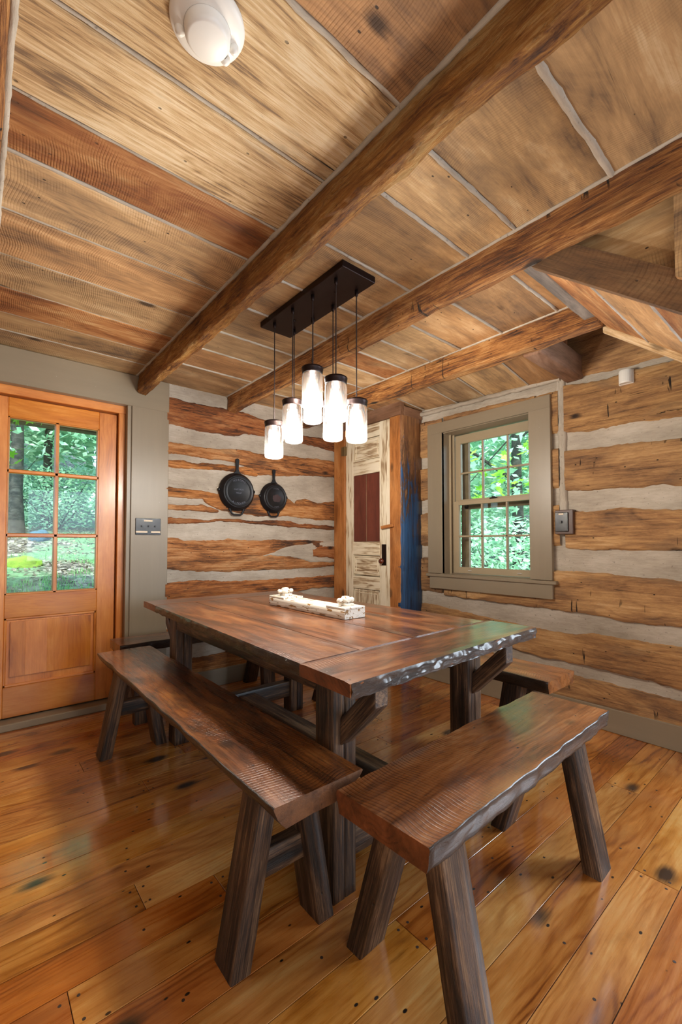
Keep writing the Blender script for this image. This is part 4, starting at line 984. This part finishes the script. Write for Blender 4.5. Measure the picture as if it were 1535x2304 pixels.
def skillet(label, X, Z, r, rb, hz, bz, words, red=False):
    s = tag(empty('cast_iron_skillet', (X, YP-.034, Z)), label, 'skillet', 'cast iron skillets on the log wall')
    D = .045; mb = MB()
    # hung face to the wall: base faces the room (-Y)
    prof = [(r, -.002), (r+.003, -.006), (r+.002, -.010), (r*.97, -.018), (rb*1.07, -D+.006), (rb*1.02, -D), (rb*.97, -D-.001), (rb*.95, -D+.002), (rb*.80, -D+.002), (rb*.78, -D+.0005), (rb*.76, -D+.002), (.0001, -D+.002)]
    lathe(mb, [(r*.93, -.002)]+prof, (0, 0, 0), IRON, 64, 'Y')
    lathe(mb, [(r*.93, -.002), (rb*.98, -D+.007), (.0001, -D+.006)], (0, 0, 0), IRON, 64, 'Y'); mb.build('pan_body', s)
    # handle
    mb = MB(); L0 = r*.93; L1 = hz-Z
    k = (L1-L0)
    outer = [(-.040, L0), (-.018, L0+k*.16), (-.0105, L0+k*.35), (-.013, L0+k*.7), (-.0165, L0+k*.88), (-.011, L0+k*.975), (0, L1), (.011, L0+k*.975), (.0165, L0+k*.88), (.013, L0+k*.7), (.0105, L0+k*.35), (.018, L0+k*.16), (.040, L0)]
    outline_sheet(mb, outer, -.016, -.006, IRON)
    tube(mb, [(-.0, -.017, L0+k*.15), (0, -.017, L0+k*.5), (-.001, -.017, L0+k*.7)], [.004, .003, .005], IRON, 8)
    mb.build('handle', s)
    mb = MB(); zb = bz-Z; hw_ = r*.42
    tube(mb, [(-hw_, -.008, -r*.90), (-hw_*.72, -.010, zb+.014), (-hw_*.45, -.010, zb+.004), (hw_*.45, -.010, zb+.004), (hw_*.72, -.010, zb+.014), (hw_, -.008, -r*.90)], [.011, .008, .007, .007, .008, .011], IRON, 10, flat=.6, nrm=(0, 1, 0))
    mb.build('helper_handle', s)
    mb = MB(); 
    for sg in (-1, 1):
        mb = MB(); lathe(mb, [(.0001, -.014), (.014, -.012), (.016, -.004), (.012, -.002)], (sg*(r-.003), 0, .01), IRON, 16, 'Y'); mb.build('pour_lip', s)
    for wd in words: letters([wd], s, IRONR, -D+.0015)
    if red:
        mb = MB(); n = 40; pts = []
        for i in range(n):
            a = 2*PI*i/n; rr = .042*(1+.35*noise.noise(V((math.cos(a)*2, math.sin(a)*2, 3)))); pts.append((.012+rr*math.cos(a), -.006+.75*rr*math.sin(a)))
        outline_sheet(mb, pts, -D+.0016, -D+.004, RUSTP); mb.build('seasoning_patch', s)
    return s
skillet('larger black cast iron skillet hanging base outward on the log wall', 1.640, 1.538, .153, .128, 1.812, 1.347,
        [('HERONS', .024, 'top', .093, .05, 0), ('CAST IRON', .017, 'line', 0, 0, .016), ('SKILLET', .015, 'line', 0, 0, -.012), ('KITCHEN', .021, 'bot', .098, 0, 0)])
skillet('smaller black cast iron skillet with a reddish centre, hanging on the log wall', 1.986, 1.512, .131, .108, 1.760, 1.345,
        [('IRON', .019, 'top', .078, .0, 0), ('PAN', .018, 'bot', .082, .1, 0)], True)
for X, Z, nm in ((1.640, 1.800, 'nail'), (1.986, 1.748, 'nail')):
    mb = MB(); tube(mb, [(X, YP-.02, Z), (X, YP-.056, Z+.002)], .0022, BRONZE, 8)
    tag(mb.build('wall_nail'), 'small nail through the handle of the %s skillet' % ('larger' if X < 1.8 else 'smaller'), 'nail', 'nails holding the skillets')
# ================================================================ PLATES AND SENSOR
sw = tag(empty('light_switch_plate', (.955, YD-.002, 1.238)), 'black triple switch plate with cream label strips on the grey door casing', 'light switch')
mb = MB(); box(mb, (-.086, -.006, -.059), (.086, 0, .059), BLKP, 0, .003); mb.build('cover_plate', sw)
for k in (-.045, .001, .046):
    mb = MB(); box(mb, (k-.004, -.018, -.004), (k+.004, -.005, .008), BLKP, 2, .001); mb.build('toggle', sw)
for (a, b, z) in ((-.030, .028, .042), (-.084, -.006, -.038), (.018, .082, -.038)):
    mb = MB(); box(mb, (a, -.0075, z-.006), (b, -.0055, z+.006), LABELP, 0, .0003); mb.build('label_strip', sw)
s2 = tag(empty('switch_box', (XW-.04, 1.213, 1.255)), 'black single switch plate on a brown box beside the window casing', 'light switch')
mb = MB(); box(mb, (-.022, -.062, -.078), (.03, .05, .078), BROWNB, 2, .003); mb.build('backing_box', s2)
mb = MB(); box(mb, (-.032, -.035, -.062), (-.022, .046, .062), BLKP, 2, .003); mb.build('cover_plate', s2)
mb = MB(); box(mb, (-.044, .001, -.008), (-.031, .011, .008), BLKP, 2, .001); mb.build('toggle', s2)
mb = MB(); box(mb, (-.0335, -.008, .046), (-.0315, .022, .055), LABELP, 1, .0003); mb.build('label_strip', s2)
ms = tag(empty('motion_sensor', (XW-.035, .85, 2.09)), 'small white motion sensor on the hewn log near the ceiling', 'sensor')
mb = MB(); R = []
for z_ in (-.038, -.03, .03, .038):
    k = .97 if abs(z_) > .035 else 1
    R.append([V((-.045*math.sin(PI*j/12)**.6*k-.004, .034*math.cos(PI*j/12)*k, z_)) for j in range(13)])
mb.rings([list(r_) for r_ in R], R, WHITEP, closed=True, caps=True, smooth=False); mb.build('sensor_housing', ms)
mb = MB(); box(mb, (-.012, -.038, -.040), (.004, .038, .040), WHITEP, 2, .002); mb.build('backplate', ms)
# ================================================================ OUTDOORS
GZ = -.25
mb = MB(); n = 40; vs = []; fs = []
def gh(x, y):
    z = GZ
    if y > 3.6 and x < 5: z = -.1 + max(0, min(y, 9)-3.9)*.25*max(0, min(1, (5-x)/2)) + max(0, y-9)*.08
    if x > 3.1: z += max(0, (x-5))*.06
    z += max(0, math.hypot(max(0, x-3), max(0, y-4))-13)*.45
    return z + .05*noise.noise(V((x*.8, y*.8, 0)))
N = 60
for i in range(N+1):
    for j in range(N+1):
        x = -14+40*i/N; y_ = -12+42*j/N; vs.append(V((x, y_, gh(x, y_) if not (X0-.3 < x < XW+.5 and Y0-.5 < y_ < 3.8) else -.5)))
for i in range(N):
    for j in range(N): fs.append((i*(N+1)+j, (i+1)*(N+1)+j, (i+1)*(N+1)+j+1, i*(N+1)+j+1))
mb.add(vs, vs, fs, LITTER); tag(mb.build('yard_ground'), kind='structure')
def leaves(mb, cx_, cy_, cz_, rx, ry, rz_, n, size, mat, hollow=.0, maple=False):
    rr = random
    for _ in range(n):
        while True:
            p = V((rr.uniform(-1, 1), rr.uniform(-1, 1), rr.uniform(-1, 1)))
            if hollow < p.length < 1: break
        c = V((cx_+p.x*rx, cy_+p.y*ry, cz_+p.z*rz_)); s_ = size*rr.uniform(.6, 1.4)
        u = V((rr.gauss(0, 1), rr.gauss(0, 1), rr.gauss(0, .5))).normalized(); w_ = u.cross(V((rr.gauss(0, .6), rr.gauss(0, .6), 1))).normalized()
        if maple:
            pts = [(0, -.5), (.18, -.2), (.5, -.25), (.32, .02), (.55, .3), (.2, .25), (0, .62), (-.2, .25), (-.55, .3), (-.32, .02), (-.5, -.25), (-.18, -.2)]
            vs_ = [c+u*(a*s_)+w_*(b*s_) for a, b in pts]; mb.add(vs_, vs_, [tuple(range(12))], mat, False)
        else:
            vs_ = [c-u*s_*.5, c+w_*s_*.28, c+u*s_*.5, c-w_*s_*.28]; mb.add(vs_, vs_, [(0, 1, 2, 3)], mat, False)
def tree(x, y, h, r, cr, n, label, size=.17, cz0=.5, lean=0, grp='woodland trees'):
    z0 = gh(x, y)-.1; t = tag(empty('woodland_tree', (0, 0, 0)), label, 'tree', 'trees in the woods outside')
    mb = MB(); pts = [(x+lean*k/8+.06*noise.noise(V((k, x, y))), y+.06*noise.noise(V((k, y, x))), z0+h*k/8) for k in range(9)]
    tube(mb, pts, [r*(1.25 if k == 0 else 1-.07*k) for k in range(9)], BARK, 12)
    for k in range(5):
        a = random.random()*6.28; hb = h*(.35+.12*k); tube(mb, [(x+lean*hb/h, y, z0+hb), (x+math.cos(a)*.6*cr*.6, y+math.sin(a)*.6*cr*.6, z0+hb+.5), (x+math.cos(a)*cr*.8, y+math.sin(a)*cr*.8, z0+hb+.8)], [r*.35, r*.2, r*.08], BARK, 6)
    mb.build('trunk', t)
    mb = MB(); leaves(mb, x+lean*.6, y, z0+h*cz0+h*(.12 if x > 5 else .14), cr, cr, h*(.52 if x > 5 else .42), int(n*1.3), size*(1 if math.hypot(x, y) < 13 else 2.1), LEAF1, .1); mb.build('foliage', t)
_t1 = at(1, 11, 33, 1150); _t2 = at(1, 13.5, 104, 1150)
TT = [(_t1.x, 11, 7.5, .13, 2.8, 3000, 'thick dark-trunked tree nearest the glazed door'), (_t2.x, 13.5, 8, .11, 2.8, 3000, 'tree behind the centre bar of the door glass'),
      (3.2, 10.5, 6, .06, 2.2, 3000, 'slender tree through the right column of door panes'), (-3, 13, 8, .16, 3, 3000, 'far tree seen low in the left door panes'),
      (5.5, 15, 8, .15, 3.5, 3000, 'far tree between the door view and the window view'), (1.0, 18, 9, .2, 4.5, 4200, 'distant broad tree closing the view from the door'),
      (-4, 19, 9, .2, 4.5, 3500, 'distant tree beyond the left door panes'), (8.0, 4.2, 7, .12, 2.6, 4500, 'tree in the middle of the window view'),
      (9.5, 7.0, 8, .15, 3.2, 4500, 'tree in the left panes of the window'), (7.8, 6.3, 5, .07, 1.8, 3000, 'young tree close behind the left window panes'),
      (10.5, 2.2, 8, .15, 3.2, 3500, 'tree beyond the right window panes'), (13.5, 9, 10, .2, 4.5, 4200, 'distant broad tree closing the window view'),
      (14, 4.5, 10, .2, 4.5, 4200, 'distant tree behind the lower window panes')]
for a in TT: tree(*a)
def bush(x, y, rx, rz_, n, label, size=.09, mat=None):
    z0 = gh(x, y); t = tag(empty('undergrowth_bush', (0, 0, 0)), label, 'bush', 'undergrowth outside')
    mb = MB()
    for k in range(6):
        a = k*1.05; tube(mb, [(x, y, z0-.05), (x+.4*rx*math.cos(a), y+.4*rx*math.sin(a), z0+rz_*.7), (x+.8*rx*math.cos(a), y+.8*rx*math.sin(a), z0+rz_*1.4)], [.02, .012, .004], BARK, 5)
    mb.build('stem', t)
    mb = MB(); leaves(mb, x, y, z0+rz_*.9, rx, rx, rz_, n, size, mat or LEAF1); mb.build('foliage', t)
BB = [(2.5, 9.0, .9, .8, 2600, 'dense leafy bush behind the lower right door pane'), (1.5, 12.2, 1.2, .8, 2600, 'leafy bush behind the middle door panes'), (3.6, 9.6, 1.4, 1.5, 2600, 'tall bush at the right of the door view'),
      (-2.6, 12, 1.5, .8, 1800, 'low bush left of the door view'), (6.2, 3.4, 1.1, .9, 2600, 'bush below the lower middle window panes'), (6.8, 5.0, 1.3, 1.1, 2600, 'bush below the lower left window panes'),
      (7.2, 2.4, 1.3, 1.0, 2200, 'bush below the lower right window panes'), (.2, 15, 3, 1.4, 3000, 'wide thicket far behind the door'), (5, 13, 2.6, 1.6, 2600, 'far thicket at the right of the door view'), (11, 5, 2.8, 1.8, 3500, 'wide thicket far behind the window')]
for a in BB: bush(*a)
def branch(pts, n, c, rad, label):
    t = tag(empty('maple_branch', (0, 0, 0)), label, 'branch', 'maple branches outside')
    mb = MB(); tube(mb, pts, [.012, .008, .003][:len(pts)], BARK, 6); mb.build('twig', t)
    mb = MB()
    for cc in c: leaves(mb, cc[0], cc[1], cc[2], rad, rad, rad*.6, n, .11, LEAF2, 0, True)
    mb.build('foliage', t)
branch([(4.6, 1.6, 3.4), (4.6, 2.5, 2.3), (4.55, 3.1, 1.75)], 13, [(4.6, 2.1, 2.35), (4.6, 2.7, 2.0), (4.6, 3.1, 1.8), (4.6, 3.25, 2.2), (4.6, 2.4, 1.7), (4.6, 2.3, 2.1)], .3, 'bright green maple branch hanging outside the window')
branch([(-.4, 5.0, 3.0), (.1, 5.0, 2.4), (.25, 5.0, 2.0)], 12, [(.22, 5.0, 2.25), (.2, 5.0, 1.95), (.42, 5.0, 2.35)], .2, 'bright green maple branch hanging outside the upper left door pane')
# porch beam above the door, mossy stone, dark rocks, grass
mb = MB(); box(mb, (-2, 5.4, 2.34), (3, 5.55, 2.62), HEADW, 0, .005); tag(mb.build('porch_beam'), 'brown porch beam across the top of the door view', 'beam')
mb = MB(); box(mb, (-2.5, 3.5, 2.62), (3.2, 5.6, 2.66), HEADW, 0, .005); tag(mb.build('porch_roof'), kind='structure')
def rock(name, x, y, rx, ry, rz_, mat, label, cat):
    mb = MB(); R = []; n = 28
    for i in range(15):
        ph = -PI/2+PI*i/14; ring = []
        for j in range(n):
            a = 2*PI*j/n; d = V((math.cos(ph)*math.cos(a), math.cos(ph)*math.sin(a), math.sin(ph))); k = 1+.22*fbm(d*1.6+V((x, y, 0)))
            ring.append(V((x+d.x*rx*k, y+d.y*ry*k, gh(x, y)+d.z*rz_*k)))
        R.append(ring)
    mb.rings(R, R, mat); return tag(mb.build(name), label, cat)
MOSS = plain('moss_cover', '#7d9a2c', .95, 0, .9, 0, 12, .3, bd=.02); ROCKB = plain('dark_blue_stone', '#2f4a58', .8, 0, .8, 0, 5, .4, bd=.02)
_m = at(1, 7.6, 52, 1250)
rock('mossy_stone', _m.x, 7.6, .24, .18, .13, MOSS, 'low moss-covered stone outside the lower left door pane', 'stone')
_m = at(1, 9.0, 88, 1225)
rock('dark_rock', _m.x, 9.0, .16, .16, .16, ROCKB, 'dark bluish rock behind the mossy stone', 'rock')
mb = MB()
for _ in range(14000):
    x = random.uniform(-2, 4); y_ = 3.9+random.random()*4.2; z = gh(x, y_); a = random.random()*6.28; h = random.uniform(.03, .10); w_ = .006
    if noise.noise(V((x*1.3, y_*1.3, 4))) < .1 and y_ > 6.6: continue
    c, s_ = math.cos(a)*w_, math.sin(a)*w_
    vs_ = [V((x-c, y_-s_, z)), V((x+c, y_+s_, z)), V((x+s_*6*random.uniform(-1, 1), y_+c*6, z+h))]; mb.add(vs_, vs_, [(0, 1, 2)], GRASS, False)
tag(mb.build('lawn_grass'), 'short green grass growing just outside the door', 'grass', None, 'stuff')
LIT = leafm('fallen_leaf', '#4a3a2c', '#b3a690')
mb = MB()
for _ in range(15000):
    x = random.uniform(-3, 5); y_ = 6.0+random.random()*7.5
    if noise.noise(V((x*1.3, y_*1.3, 4))) > .28: continue
    z = gh(x, y_)+.012; s_ = random.uniform(.03, .075); a = random.random()*6.28
    u = V((math.cos(a), math.sin(a), random.gauss(0, .35))); w_ = V((-math.sin(a), math.cos(a), random.gauss(0, .35))); c = V((x, y_, z))
    vs_ = [c-u*s_*.5, c+w_*s_*.3, c+u*s_*.5, c-w_*s_*.3]; mb.add(vs_, vs_, [(0, 1, 2, 3)], LIT, False)
tag(mb.build('fallen_leaves'), 'dry brown leaf litter covering the rising ground outside the door', 'leaves', None, 'stuff')
